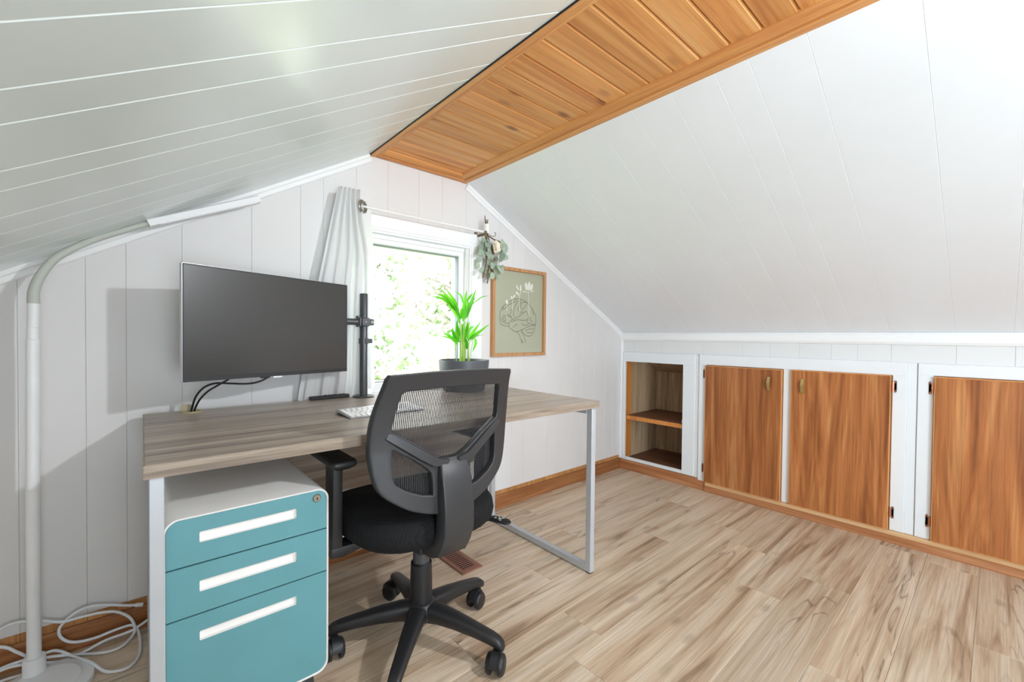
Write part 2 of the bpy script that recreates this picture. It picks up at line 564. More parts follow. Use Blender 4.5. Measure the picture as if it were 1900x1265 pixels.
# floor: slab and planks
fl = struct('floor', MB().box(XL-0.1, 0.6, YB-0.1, 0.12, -0.10, -0.006), 'backing')
PW, PL = 0.163, 1.22
pk = MB().slab([(0, 0), (PL-0.0005, 0), (PL-0.0005, PW-0.0005), (0, PW-0.0005)], (0, 0, 0), (1, 0, 0), (0, 1, 0), (0, 0, 1), 0.0, 0.0012, -0.006)
pk_me = pk.mesh('floor_plank')
pk_me.materials.append(MT['floor'])
joint = {-1.203: -0.63, -1.366: -0.99, -1.04: -1.695, -1.529: -0.73, -0.877: -0.874, -0.714: -0.36, -0.388: -0.73, -1.692: -1.30}
def cutplank(x0, x1, y0, y1):
    if x1-x0 < 0.02:
        return
    if abs((x1-x0)-PL) < 1e-4 and abs(y1-y0-PW) < 1e-4:
        o = bpy.data.objects.new('floor_plank', pk_me)
        COL.objects.link(o)
    else:
        mb = MB().slab([(0, 0), (x1-x0-0.0005, 0), (x1-x0-0.0005, y1-y0-0.0005), (0, y1-y0-0.0005)], (0, 0, 0), (1, 0, 0), (0, 1, 0), (0, 0, 1), 0.0, 0.0012, -0.006)
        me = mb.mesh('floor_plank')
        me.materials.append(MT['floor'])
        o = bpy.data.objects.new('floor_plank', me)
        COL.objects.link(o)
    o.parent = fl
    o.location = (x0, y0, 0)
for k in range(-20, 9):
    y0 = -1.366+PW*k
    y1 = y0+PW
    if y1 <= YB or y0 >= 0.0:
        continue
    y1c, y0c = min(y1, 0.0), max(y0, YB)
    j = joint.get(round(y0, 3))
    if j is None:
        j = -1.9+((k*0.517) % 1.0)*PL
    x = j-4*PL
    while x < 0.0:
        a, b = max(x, XL), min(x+PL, 0.0)
        if b > a:
            cutplank(a, b, y0c, y1c)
        x += PL

# gable wall with the window
WX0, WX1, WZ0, WZ1 = -2.125, -1.505, 0.70, 1.505      # opening
def gable_poly(x0, x1, z0, z1f, top=0.0):
    xs = [x0]+[k for k in (-2.055, -1.52) if x0 < k < x1]+[x1]
    return [(x0, z0), (x1, z0)]+[(x, z1f(x)-top) for x in reversed(xs)]
wb = MB()
for (a, b, z0, zt) in ((XL-0.08, WX0, -0.1, None), (WX1, 0.08, -0.1, None), (WX0, WX1, -0.1, WZ0), (WX0, WX1, WZ1, None)):
    poly = gable_poly(a, b, z0, (lambda x: max(roof(x), 0.2)+0.05) if zt is None else (lambda x: zt))
    wb.slab(poly, (0, 0, 0), (1, 0, 0), (0, 0, 1), (0, -1, 0), -0.009, 0, -0.13)
wall_back = struct('wall_back', wb, 'backing')
gj = [XL, -3.173, -3.024, -2.924, -2.771, -2.548, -2.366, -2.272, WX0, -1.969, -1.80, -1.66, WX1, -1.37, -1.26, -1.148, -1.048, -0.838, -0.739, -0.588, -0.48, -0.33, -0.20, -0.096, 0.0]
for a, b in zip(gj[:-1], gj[1:]):
    g = 0.0002
    spans = [(0.098, None)]
    if a >= WX0-1e-6 and b <= WX1+1e-6:
        spans = [(0.098, WZ0), (WZ1, None)]
    for z0, zt in spans:
        f = (lambda x: roof(x)+0.01) if zt is None else (lambda x: zt)
        mk('wall_board', MB().slab(gable_poly(a+g, b-g, z0, f), (0, 0, 0), (1, 0, 0), (0, 0, 1), (0, -1, 0), 0.0, 0.0012, -0.0092), 'wall', wall_back)
    mk('board_foot', MB().slab([(a+g, 0.0), (b-g, 0.0), (b-g, 0.0975), (a+g, 0.0975)], (0, 0, 0), (1, 0, 0), (0, 0, 1), (0, -1, 0), -0.0006, 0.0018, -0.0092), 'foot', wall_back)

# right knee wall (x = 0); cabinets 1..3 have openings cut into its backing
KX = 0.012
kb = MB()
for (y0, y1, z0, z1) in ((0.1, -0.045, -0.1, 1.06), (-0.045, -0.494, 0.826, 1.06), (-0.045, -0.494, -0.1, 0.072), (-0.494, YB-0.1, -0.1, 1.06)):
    kb.box(KX+0.008, KX+0.05, y0, y1, z0, z1)
wall_right = struct('wall_right', kb, 'backing')
kj = [0.0, -0.11, -0.33, -0.53, -0.62, -0.86, -1.01, -1.157, -1.302, -1.412, -1.543, -1.764, -1.937, -2.10, -2.3, -2.55, -2.8, -3.1, -3.4, -3.7, -4.0, -4.2, YB]
for a, b in zip(kj[:-1], kj[1:]):
    z0 = 0.86 if b > -0.62 else 0.0
    mk('wall_board', MB().slab([(-a+0.0002, z0), (-b-0.0002, z0), (-b-0.0002, 1.045), (-a+0.0002, 1.045)], (KX, 0, 0), (0, -1, 0), (0, 0, 1), (-1, 0, 0), 0.0, 0.0012, -0.009), 'knee', wall_right)

# left knee wall and opposite gable (behind the camera)
struct('wall_left', MB().box(XL-0.08, XL, YB-0.1, 0.1, -0.1, 1.06), 'wall')
bw = MB()
bw.slab(gable_poly(XL-0.08, 0.08, -0.1, lambda x: max(roof(x), 0.2)+0.05), (0, YB, 0), (1, 0, 0), (0, 0, 1), (0, 1, 0), 0.0, 0, -0.1)
struct('wall_front', bw, 'wall')

# sloped ceilings: grooved panels running up the slope
def slope(name, x0, z0, x1, z1, joints, mat, nrm, bev):
    U = (Vector((x1, 0, z1))-Vector((x0, 0, z0)))
    L = U.length
    U.normalize()
    N = Vector(nrm).normalized()
    back = MB().slab([(-0.05, -0.1), (L+0.16, -0.1), (L+0.16, -YB+0.1), (-0.05, -YB+0.1)], (x0, 0, z0), U, (0, -1, 0), N, -0.009, 0, -0.06)
    st = struct(name, back, 'backing')
    for a, b in zip(joints[:-1], joints[1:]):
        mk('ceiling_board', MB().slab([(-0.012, -a), (L, -a), (L, -b), (-0.012, -b)], (x0, 0, z0), U, (0, -1, 0), N, 0.0, bev, -0.0092), mat, st)
    return st
slope('ceiling_left', -2.055, zl(-2.055), XL, zl(XL),
      [0.0, -0.115, -0.215, -0.33, -0.464, -0.60, -0.773, -0.876, -1.055, -1.153, -1.289, -1.40, -1.54, -1.76, -1.93, -2.1, -2.3, -2.55, -2.8, -3.1, -3.4, -3.7, -4.0, YB],
      'slope_gloss', (0.578, 0, -1), 0.0026)
slope('ceiling_right', -1.512, zr(-1.512), 0.02, zr(0.02),
      [0.0, -0.11, -0.24, -0.385, -0.533, -0.624, -0.86, -1.01, -1.157, -1.302, -1.397, -1.541, -1.760, -1.932, -2.1, -2.3, -2.55, -2.8, -3.1, -3.4, -3.7, -4.0, YB],
      'slope_satin', (-0.5265, 0, -1), 0.0011)

# flat wooden strip of the ceiling: boards and mouldings
cl = struct('ceiling', MB().box(-2.075, -1.49, YB-0.1, 0.1, ZF+0.026, ZF+0.08), 'shelf_dark')
pb = MB().slab([(0, 0), (0.50, 0), (0.50, 0.0832), (0, 0.0832)], (0, 0, 0), (1, 0, 0), (0, 1, 0), (0, 0, -1), 0.0, 0.0045, -0.012)
pb_me = pb.mesh('ceiling_plank')
pb_me.materials.append(MT['pine'])
for k in range(53):
    o = bpy.data.objects.new('ceiling_plank', pb_me)
    COL.objects.link(o)
    o.parent = cl
    o.location = (-2.03, -0.0165-0.0847*(k+1), ZF+0.014)
def mould(name, p0, p1, inward, prof, mat, miter=0.0):
    """moulding along p0-p1; prof = (distance inward, z) points"""
    p0, p1, I = Vector(p0), Vector(p1), Vector(inward)
    d = (p1-p0).normalized()
    rings = []
    for p, s in ((p0, 1), (p1, -1)):
        rings.append([p+I*a+Vector((0, 0, z))+d*(s*miter*a) for a, z in prof])
    return struct(name, MB().loft(rings), mat)
prof = [(0, 0.02), (0, -0.008), (0.003, -0.011), (0.022, -0.011), (0.0245, -0.008), (0.0245, -0.002), (0.028, -0.002), (0.030, -0.005), (0.038, -0.004), (0.046, 0.001), (0.052, 0.010), (0.054, 0.02)]
mould('trim_1', (-2.062, 0, ZF), (-2.062, YB, ZF), (1, 0, 0), prof, 'pine_y')
mould('trim_2', (-1.505, 0, ZF), (-1.505, YB, ZF), (-1, 0, 0), [(a*1.35, z) for a, z in prof], 'pine_y')
mould('trim_3', (-2.062, 0.0, ZF), (-1.505, 0.0, ZF), (0, -1, 0), [(a*1.2, z+0.001) for a, z in prof], 'pine_x', 0.9)
struct('shadow_gap_strip', MB().box(-2.0665, -2.0615, 0.0, YB, ZF-0.0085, ZF-0.0045), 'dark_gap')  # dark strip stands in for the shadow gap beside the moulding
# white crown strips along both slopes of the gable
def rake(name, xa, za, xb, zb, nrm):
    U = Vector((xb-xa, 0, zb-za))
    L = U.length
    U.normalize()
    N = Vector(nrm).normalized()
    O = Vector((xa, 0, za))
    pr = [(0.0, 0.0), (0.016, 0.0), (0.016, 0.012), (0.011, 0.016), (0.011, 0.03), (0.006, 0.034), (0, 0.034)]
    rings = [[O+U*s+Vector((0, -y, 0))+N*n for y, n in pr] for s in (0, L)]
    return struct(name, MB().loft(rings), 'trim_white')
rake('trim_4', -2.07, zl(-2.07), XL, zl(XL), (0.578, 0, -1))
rake('trim_5', -1.50, zr(-1.50), 0.0, zr(0.0), (-0.5265, 0, -1))
# white ledge on the knee wall, corner strip
lp = [(KX, 1.045), (-0.004, 1.047), (-0.014, 1.034), (-0.014, 1.000), (-0.008, 0.988), (KX, 0.986)]
struct('trim_6', MB().loft([[(x, y, z) for x, z in lp] for y in (0.0, YB)]), 'trim_white')
struct('trim_7', MB().box(KX, -0.012, 0.0, -0.022, 0.076, 0.99, 0.003), 'trim_white')

# baseboards
def basebd(name, mat, rings):
    return struct(name, MB().loft(rings), mat)
bp = [(0.0005, 0.0), (0.020, 0.0), (0.020, 0.010), (0.013, 0.018), (0.013, 0.066), (0.008, 0.073), (0.0005, 0.073)]
basebd('baseboard_back', 'base_x', [[(x, -d, z) for d, z in bp] for x in (XL, 0.0)])
bq = [(0.0, 0.0), (0.024, 0.0), (0.024, 0.012), (0.016, 0.020), (0.016, 0.060), (0.010, 0.070), (0.0, 0.070)]
basebd('baseboard_right', 'base_y', [[(KX-d, y, z) for d, z in bq] for y in (-0.001, -0.655)])
bq2 = [(0.0, 0.0), (0.034, 0.0), (0.034, 0.006), (0.030, 0.012), (0.030, 0.040), (0.0, 0.040)]
struct('trim_8', MB().loft([[(KX-d, y, z) for d, z in bq2] for y in (-0.655, YB)]), 'base_y')
bq3 = [(0.0, 0.040), (0.031, 0.040), (0.031, 0.050), (0.026, 0.058), (0.0, 0.061)]
struct('trim_9', MB().loft([[(KX-d, y, z) for d, z in bq3] for y in (-0.658, YB)]), 'raw_y')

# ------------------------------------------------------------------ window
wn = bpy.data.objects.new('window_1', None)
COL.objects.link(wn)
wn.location = ((WX0+WX1)/2, 0, WZ0)
wn['kind'] = 'structure'
WL['window_1'] = Vector(wn.location)
def ringframe(x0, x1, z0, z1, prof):
    """rectangular frame in the wall plane, prof = (inset, y) closed outline, mitred corners"""
    rings = []
    for (cx, cz, sx, sz) in ((x0, z0, 1, 1), (x1, z0, -1, 1), (x1, z1, -1, -1), (x0, z1, 1, -1)):
        rings.append([(cx+sx*a, y, cz+sz*a) for a, y in prof])
    rings.append(rings[0])
    return MB().loft(rings, caps=False)
mk('casing', ringframe(-2.205, -1.402, 0.655, 1.573, [(0, -0.0003), (0, -0.020), (0.006, -0.024), (0.030, -0.020), (0.056, -0.016), (0.062, -0.020), (0.072, -0.018), (0.072, -0.0003)]), 'trim_white', wn)
mk('jamb', ringframe(-2.135, -1.472, 0.725, 1.503, [(0, 0.0), (0, -0.012), (0.012, -0.012), (0.014, 0.03), (0.014, 0.11), (0, 0.11)]), 'vinyl', wn)
mk('sash', ringframe(-2.121, -1.486, 0.739, 1.489, [(0, 0.10), (0, 0.012), (0.018, 0.012), (0.020, 0.020), (0.040, 0.022), (0.044, 0.034), (0.044, 0.10)]), 'vinyl', wn)
mk('gasket', ringframe(-2.078, -1.529, 0.782, 1.446, [(0, 0.06), (0, 0.032), (0.004, 0.033), (0.004, 0.06)]), 'gasket', wn)
mk('pane', MB().box(-2.08, -1.527, 0.048, 0.052, 0.78, 1.448), 'glass', wn)

# ------------------------------------------------------------------ garden beyond the window
struct('ground_outside', MB().box(-30, 40, 0.3, 60, -3.0, -2.9), 'grass')
def tree(x, y, ztop, rad, nb, nl, leaf, label, sz=0.07, zlow=-1.2):
    root = thing('tree', label, 'tree', (x, y, -2.9), 'trees beyond the window')
    mb = MB()
    mb.tube(spline([(x, y, -2.9), (x+0.1, y, -1.0), (x-0.05, y+0.1, 0.8), (x+0.1, y, ztop*0.8)], 5), [0.13-0.006*i for i in range(16)], 8)
    tips = []
    for i in range(nb):
        a = random.uniform(0, 2*math.pi)
        z0 = random.uniform(zlow, ztop*0.7)
        rr = rad*random.uniform(0.6, 1.1)
        p0 = Vector((x, y, z0))
        p3 = p0+Vector((math.cos(a)*rr, math.sin(a)*rr, random.uniform(0.1, 0.9)))
        pm = (p0+p3)/2+Vector((random.uniform(-.2, .2), random.uniform(-.2, .2), random.uniform(-.1, .25)))
        pts = spline([p0, pm, p3], 4)
        mb.tube(pts, [0.032-0.003*k for k in range(len(pts))], 5)
        tips += pts[2:]
        for q in range(3):
            s = random.choice(pts[2:])
            e = s+Vector((random.uniform(-.5, .5), random.uniform(-.5, .5), random.uniform(-.2, .5)))
            mb.tube([s, (s+e)/2+Vector((0, 0, .05)), e], [0.011, 0.009, 0.004], 4)
            tips += [e, (s+e)/2]
    mk('trunk', mb, 'bark', root, smooth=50)
    lf = MB()
    for i in range(nl):
        c = random.choice(tips)+Vector((random.gauss(0, .2), random.gauss(0, .2), random.gauss(0, .2)))
        d = Vector((random.uniform(-1, 1), random.uniform(-1, 1), random.uniform(-1, .6))).normalized()
        w = d.orthogonal().normalized()
        w = Matrix.Rotation(random.uniform(0, 6.28), 3, d) @ w
        L, B = sz*random.uniform(.7, 1.3), sz*0.3
        lf.add([c, c+d*L*.5+w*B, c+d*L, c+d*L*.5-w*B], [(0, 1, 2, 3)])
    mk('foliage', lf, leaf, root, kind='stuff')
    return root
tree(-1.3, 3.4, 2.2, 1.6, 40, 3200, 'blossom', 'pale pinkish tree nearest behind the left side of the window pane', 0.15)
tree(2.7, 5.2, 4.2, 2.2, 40, 3600, 'tree_leaf', 'pale tree with thin twigs behind the right side of the window pane', 0.20)
tree(0.6, 8.6, 5.4, 2.6, 44, 4600, 'tree_leaf2', 'light green tree farther back in the middle of the window pane', 0.28)
tree(6.8, 10.5, 5.2, 2.8, 36, 6000, 'tree_leaf2', 'farthest light green tree at the right of the window pane', 0.32)
tree(0.7, 3.9, 0.1, 1.1, 40, 5200, 'bush', 'low green shrub along the bottom edge of the window pane', 0.07, -2.4)

# ------------------------------------------------------------------ built-in cabinets of the right knee wall
CX = -0.006                                           # face of the white frames
def fboard(mb, y0, y1, z0, z1, x=CX):
    mb.slab([(-y0, z0), (-y1, z0), (-y1, z1), (-y0, z1)], (0, 0, 0), (0, -1, 0), (0, 0, 1), (-1, 0, 0), -x, 0.002, -0.0115)
    return mb
c1 = thing('open_cabinet', 'open built-in cabinet with one shelf and no door, in the corner of the low wall', 'cabinet', (0, -0.3, 0.07))
for nm, (y0, y1, z0, z1) in {'top_rail': (-0.024, -0.577, 0.826, 0.899), 'left_stile': (-0.024, -0.045, 0.074, 0.826), 'right_stile': (-0.494, -0.577, 0.074, 0.826), 'bottom_rail': (-0.045, -0.494, 0.074, 0.096)}.items():
    mk(nm, fboard(MB(), y0, y1, z0, z1), 'cab_white', c1)
mk('filler_strip', fboard(MB(), -0.577, -0.604, 0.07, 0.893, 0.004), 'knee', c1)
D = 0.48
mk('side_post', MB().box(KX, 0.085, -0.040, -0.0475, 0.09, 0.828), 'orange_z', c1)
for i in range(5):
    x0 = 0.06+i*(D-0.06)/5
    x1 = 0.06+(i+1)*(D-0.06)/5
    mk('side_panel', MB().box(x0+0.0006, x1-0.0006, -0.030, -0.042, 0.07, 0.90, 0.001), 'oak_print', c1)
for i in range(5):
    x0 = KX+0.04+i*(D-KX-0.04)/5
    x1 = KX+0.04+(i+1)*(D-KX-0.04)/5
    mk('side_panel', MB().box(x0+0.0006, x1-0.0006, -0.580, -0.592, 0.07, 0.90, 0.001), 'oak_print', c1)
for i, (a, b) in enumerate(((-0.042, -0.17), (-0.17, -0.30), (-0.30, -0.44), (-0.44, -0.58))):
    mk('back_panel', MB().box(D-0.012, D, a-0.0008, b+0.0008, 0.07, 0.73, 0.001), 'oak_print', c1)
tp = [(KX+0.03, 0.86), (0.20, 0.86), (D+0.01, 0.722), (D+0.01, 0.74), (0.205, 0.875), (KX+0.03, 0.875)]
mk('sloped_top', MB().loft([[(x, y, z) for x, z in tp] for y in (-0.03, -0.592)]), 'oak_print', c1)
mk('cabinet_floor', MB().box(KX, D, -0.03, -0.592, 0.062, 0.082), 'shelf_dark', c1)
sh = mk('shelf', MB().box(KX+0.012, D-0.013, -0.0435, -0.579, 0.388, 0.412, 0.001), 'shelf_dark', c1)
mk('shelf_edge', MB().box(KX-0.004, KX+0.012, -0.0475, -0.579, 0.382, 0.412, 0.002), 'orange_z', sh)
# closing box behind the wall so that the compartment is dark
mk('outer_back', MB().box(D+0.002, D+0.012, -0.02, -0.60, 0.06, 0.92), 'shelf_dark', c1)
hk = MB().tube([(0.02+0.012, -0.489+0.016*math.sin(a), 0.428+0.016*math.cos(a)) for a in [R(20+i*20) for i in range(15)]], 0.0016, 6)
tag(mk('cup_hook', hk, 'cord_white', None, (0.03, -0.47, 0.412), 40), 'small white wire loop resting on the shelf of the open cabinet', 'hook')

def door(parent, y0, y1, z0, z1, hinge, handle):
    """hinge/handle: y sides; door lies proud of the frame"""
    mb = MB().slab([(-y0, z0), (-y1, z0), (-y1, z1), (-y0, z1)], (0, 0, 0), (0, -1, 0), (0, 0, 1), (-1, 0, 0), 0.0245, 0.0, 0.0065)
    d = mk('door', mb, 'door_edge', parent)
    e = 0.0035
    mk('door_veneer', MB().slab([(-y0+e, z0+e), (-y1-e, z0+e), (-y1-e, z1-e), (-y0+e, z1-e)], (0, 0, 0), (0, -1, 0), (0, 0, 1), (-1, 0, 0), 0.0262, 0.0012, 0.024), 'walnut', d)
    if handle is not None:
        y, z = handle
        prof = [(0.0, -0.040), (0.006, -0.033), (0.014, -0.016), (0.017, 0), (0.014, 0.016), (0.006, 0.033), (0.0, 0.040)]
        rings = []
        for o, h in prof:
            rings.append([(-0.0262-o-0.007, y-0.0075, z+h), (-0.0262-o-0.007, y+0.0075, z+h), (-0.0262-o*0.75-0.0015, y+0.0075, z+h), (-0.0262-o*0.75-0.0015, y-0.0075, z+h)])
        mb = MB().loft(rings)
        for sg in (-1, 1):
            mb.box(-0.026, -0.036, y-0.004, y+0.004, z+sg*0.033-0.004, z+sg*0.033+0.004, 0.001)
        mk('handle', mb, 'brass', d, smooth=35)
    if hinge is not None:
        s = 1 if hinge > 0 else -1                    # +1: hinge on the y0 (corner) side
        yy = y0 if s > 0 else y1
        for z in (z1-0.055, z0+0.088):
            hb = MB()
            hb.slab([(-(yy+s*0.001), z-0.012), (-(yy+s*0.016), z-0.018), (-(yy+s*0.019), z-0.027), (-(yy+s*0.016), z-0.030), (-(yy+s*0.012), z-0.03), (-(yy+s*0.012), z+0.030), (-(yy+s*0.016), z+0.030), (-(yy+s*0.019), z+0.027), (-(yy+s*0.016), z+0.018), (-(yy+s*0.001), z+0.012)],
                    (0, 0, 0), (0, -1, 0), (0, 0, 1), (-1, 0, 0), 0.0095, 0, 0.0062)
            hb.tube([(-0.0135, yy+s*0.006, z-0.022), (-0.0135, yy+s*0.006, z+0.022)], 0.0055, 8)
            mk('hinge', hb, 'copper', d, smooth=40)
    return d
c2 = thing('double_cabinet', 'white-framed built-in cabinet with two walnut doors and brass pulls', 'cabinet', (0, -1.1, 0.06))
for nm, (y0, y1, z0, z1) in {'top_rail': (-0.604, -1.605, 0.834, 0.902), 'left_stile': (-0.604, -0.650, 0.060, 0.834), 'middle_stile': (-1.086, -1.126, 0.060, 0.834), 'right_stile': (-1.552, -1.605, 0.060, 0.834)}.items():
    mk(nm, fboard(MB(), y0, y1, z0, z1), 'cab_white', c2)
mk('door_backing', MB().box(KX-0.002, CX+0.003, -0.645, -1.555, 0.060, 0.836), 'shelf_dark', c2)
mk('filler_strip', fboard(MB(), -1.605, -1.640, 0.060, 0.899, 0.001), 'cab_white', c2)
door(c2, -0.652, -1.084, 0.062, 0.830, 1, (-1.020, 0.745))
door(c2, -1.128, -1.549, 0.062, 0.834, -1, (-1.186, 0.745))
c3 = thing('single_door_cabinet', 'white-framed built-in cabinet with one wide walnut door, nearest the right edge of the photo', 'cabinet', (0, -1.95, 0.06))
for nm, (y0, y1, z0, z1) in {'top_rail': (-1.642, -2.42, 0.842, 0.899), 'left_stile': (-1.642, -1.697, 0.060, 0.842), 'right_stile': (-2.26, -2.42, 0.060, 0.842)}.items():
    mk(nm, fboard(MB(), y0, y1, z0, z1), 'cab_white', c3)
mk('door_backing', MB().box(KX-0.002, CX+0.003, -1.69, -2.27, 0.060, 0.845), 'shelf_dark', c3)
door(c3, -1.699, -2.24, 0.062, 0.839, 1, None)

# ------------------------------------------------------------------ desk
DROT = R(-1.02)
DO = Vector((-2.894, -0.770, 0))
DW, DD, DH = 1.512, 0.722, 0.74
cD, sD = math.cos(DROT), math.sin(DROT)
DM = Matrix.Translation(DO) @ Matrix.Rotation(DROT, 4, 'Z')
dk = thing('desk', 'long desk with grey-brown wood-look top on silver steel loop legs under the window', 'desk', DO)
mk('desktop', MB().box(0.001, DW-0.001, 0.001, DD, DH-0.030, DH, 0.0015).xf(DM), 'desk', dk)
mk('edge_band', MB().box(0.0, DW, -0.0015, 0.001, DH-0.0295, DH-0.001).box(-0.0015, 0.001, 0, DD, DH-0.0295, DH-0.001).box(DW-0.001, DW+0.0015, 0, DD, DH-0.0295, DH-0.001).xf(DM), 'desk_edge', dk)
def loop_leg(u0, u1):
    mb = MB()
    a, b = 0.008, DD-0.02
    for (v0, v1, z0, z1) in ((a, a+0.028, 0.004, DH-0.030), (b-0.028, b, 0.004, DH-0.030), (a+0.028, b-0.028, 0.004, 0.032), (a+0.028, b-0.028, DH-0.058, DH-0.030)):
        mb.box(u0, u1, v0, v1, z0, z1, 0.0015)
    return mb.xf(DM)
lg = mk('loop_leg', loop_leg(0.008, 0.034), 'steel', dk)
for v in (0.010, DD-0.046):
    mk('foot_pad', MB().box(0.009, 0.033, v, v+0.024, 0, 0.0045).xf(DM), 'black_plastic', lg)
lg = mk('loop_leg', loop_leg(DW-0.036, DW-0.010), 'steel', dk)
for v in (0.010, DD-0.046):
    mk('foot_pad', MB().box(DW-0.035, DW-0.011, v, v+0.024, 0, 0.0045).xf(DM), 'black_plastic', lg)
mk('modesty_panel', MB().box(0.036, DW-0.038, DD-0.075, DD-0.057, 0.36, DH-0.0305, 0.001).xf(DM), 'desk', dk)
gm = MB().lathe([(0.033, 0.0), (0.033, 0.004), (0.029, 0.0055), (0.024, 0.005), (0.024, 0.001)], (-2.752, -0.100, DH), 28)
gr = mk('cable_grommet', gm, 'cream', dk, smooth=40)
fl_ = MB()
fl_.tube([(-2.775, -0.090, DH+0.012), (-2.755, -0.084, DH+0.012), (-2.742, -0.088, DH+0.012)], 0.012, 10, flat=1.0)
mk('grommet_flap', MB().slab(rrect(0, 0.011, 0.034, 0.024, 0.008, 3), (-2.766, -0.082, DH+0.002), (1, 0, 0), (0, 0, 1), (0, -1, 0), 0.004), 'cream', gr)

# ------------------------------------------------------------------ drawer pedestal
px0, px1, py0, py1, pz0, pz1 = -2.862, -2.500, -0.715, -0.24, 0.092, 0.597
pd = thing('drawer_pedestal', 'teal three-drawer pedestal with rounded white metal shell, under the left end of the desk', 'cabinet', ((px0+px1)/2, (py0+py1)/2, 0))
cxp, czp, wp, hp = (px0+px1)/2, (pz0+pz1)/2, px1-px0, pz1-pz0
rings = [[(x, y, z) for x, z in rrect(cxp, czp, wp-2*i, hp-2*i, 0.030-i, 6)] for y, i in ((py0-0.004, 0.0045), (py0-0.006, 0.003), (py0-0.006, 0.001), (py0-0.004, 0.0), (py1, 0.0))]
inner = [[(x, y, z) for x, z in rrect(cxp, czp, wp-0.010, hp-0.010, 0.026, 6)] for y in (py0-0.004, py0+0.014)]
mk('shell', MB().loft(inner[::-1]+rings), 'drawer_white', pd, smooth=50)
mk('recess', MB().slab(rrect(cxp, czp, wp-0.009, hp-0.009, 0.026, 6), (0, 0, 0), (1, 0, 0), (0, 0, 1), (0, -1, 0), -py0-0.010, 0, -py0-0.013), 'dark_gap', pd)
def drawer_front(z0, z1, hz0, hz1, topr, botr):
    x0, x1 = px0+0.0055, px1-0.0055
    hx0, hx1 = -2.794, -2.583
    def out(inset):
        pts = []
        a, b, c, d = x0+inset, x1-inset, z0+inset, z1-inset
        n = 5
        for (cx, cz, sx, sz, a0, r) in ((b, d, -1, -1, 0, topr), (a, d, 1, -1, 90, topr), (a, c, 1, 1, 180, botr), (b, c, -1, 1, 270, botr)):
            for k in range(n+1):
                an = R(a0+90*k/n)
                pts.append((cx+sx*r+r*math.cos(an), cz+sz*r+r*math.sin(an)))
        return pts
    hol = rrect((hx0+hx1)/2, (hz0+hz1)/2, hx1-hx0, hz1-hz0, 0.003, 5)
    yf, yb = py0-0.0045, py0+0.004
    mb = MB()
    O1 = [(x, yb, z) for x, z in out(0)]
    O2 = [(x, yf+0.001, z) for x, z in out(0)]
    O3 = [(x, yf, z) for x, z in out(0.001)]
    H1 = [(x, yf, z) for x, z in hol]
    H2 = [(x, yf+0.010, z) for x, z in hol]
    return O1, O2, O3, H1, H2
for (z0, z1, h0, h1, tr, br) in ((0.4850, 0.5915, 0.532, 0.557, 0.025, 0.0012), (0.3680, 0.4820, 0.418, 0.4435, 0.0012, 0.0012), (0.0975, 0.3650, 0.304, 0.3265, 0.0012, 0.025)):
    O1, O2, O3, H1, H2 = drawer_front(z0, z1, h0, h1, tr, br)
    d = mk('drawer_front', MB().loft([O1, O2, O3, H1], caps=False), 'teal', pd)
    hb = MB().loft([H1, H2], caps=False)
    hb.add(H2, [tuple(range(len(H2)))])
    mk('drawer_handle', hb, 'drawer_white', d)
lk = MB().lathe([(0.0, -0.006), (0.0085, -0.006), (0.0105, -0.004), (0.0108, 0.0)], (-2.532, py0-0.0045, 0.573), 20, 'Y')
lo = mk('lock', lk, 'nickel', pd, smooth=40)
mk('keyhole', MB().box(-2.5332, -2.5308, py0-0.0114, py0-0.0102, 0.570, 0.576), 'duct', lo)
for x in (px0+0.05, px1-0.05):
    for y in (py0+0.05, py1-0.05):
        mb = MB().lathe([(0.012, pz0), (0.012, 0.060)], (x, y, 0), 12)
        mb.lathe([(0.0, -0.020), (0.024, -0.019), (0.028, -0.012), (0.028, 0.012), (0.024, 0.019), (0.0, 0.020)], (x, y+0.006, 0.028), 20, 'X')
        mb.slab([(-0.018, 0.03), (0.020, 0.03), (0.024, 0.05), (0.012, 0.064), (-0.010, 0.064), (-0.018, 0.05)], (x-0.024, y, 0), (0, 1, 0), (0, 0, 1), (1, 0, 0), 0.048)
        mk('caster', mb, 'black_plastic', pd, smooth=40)

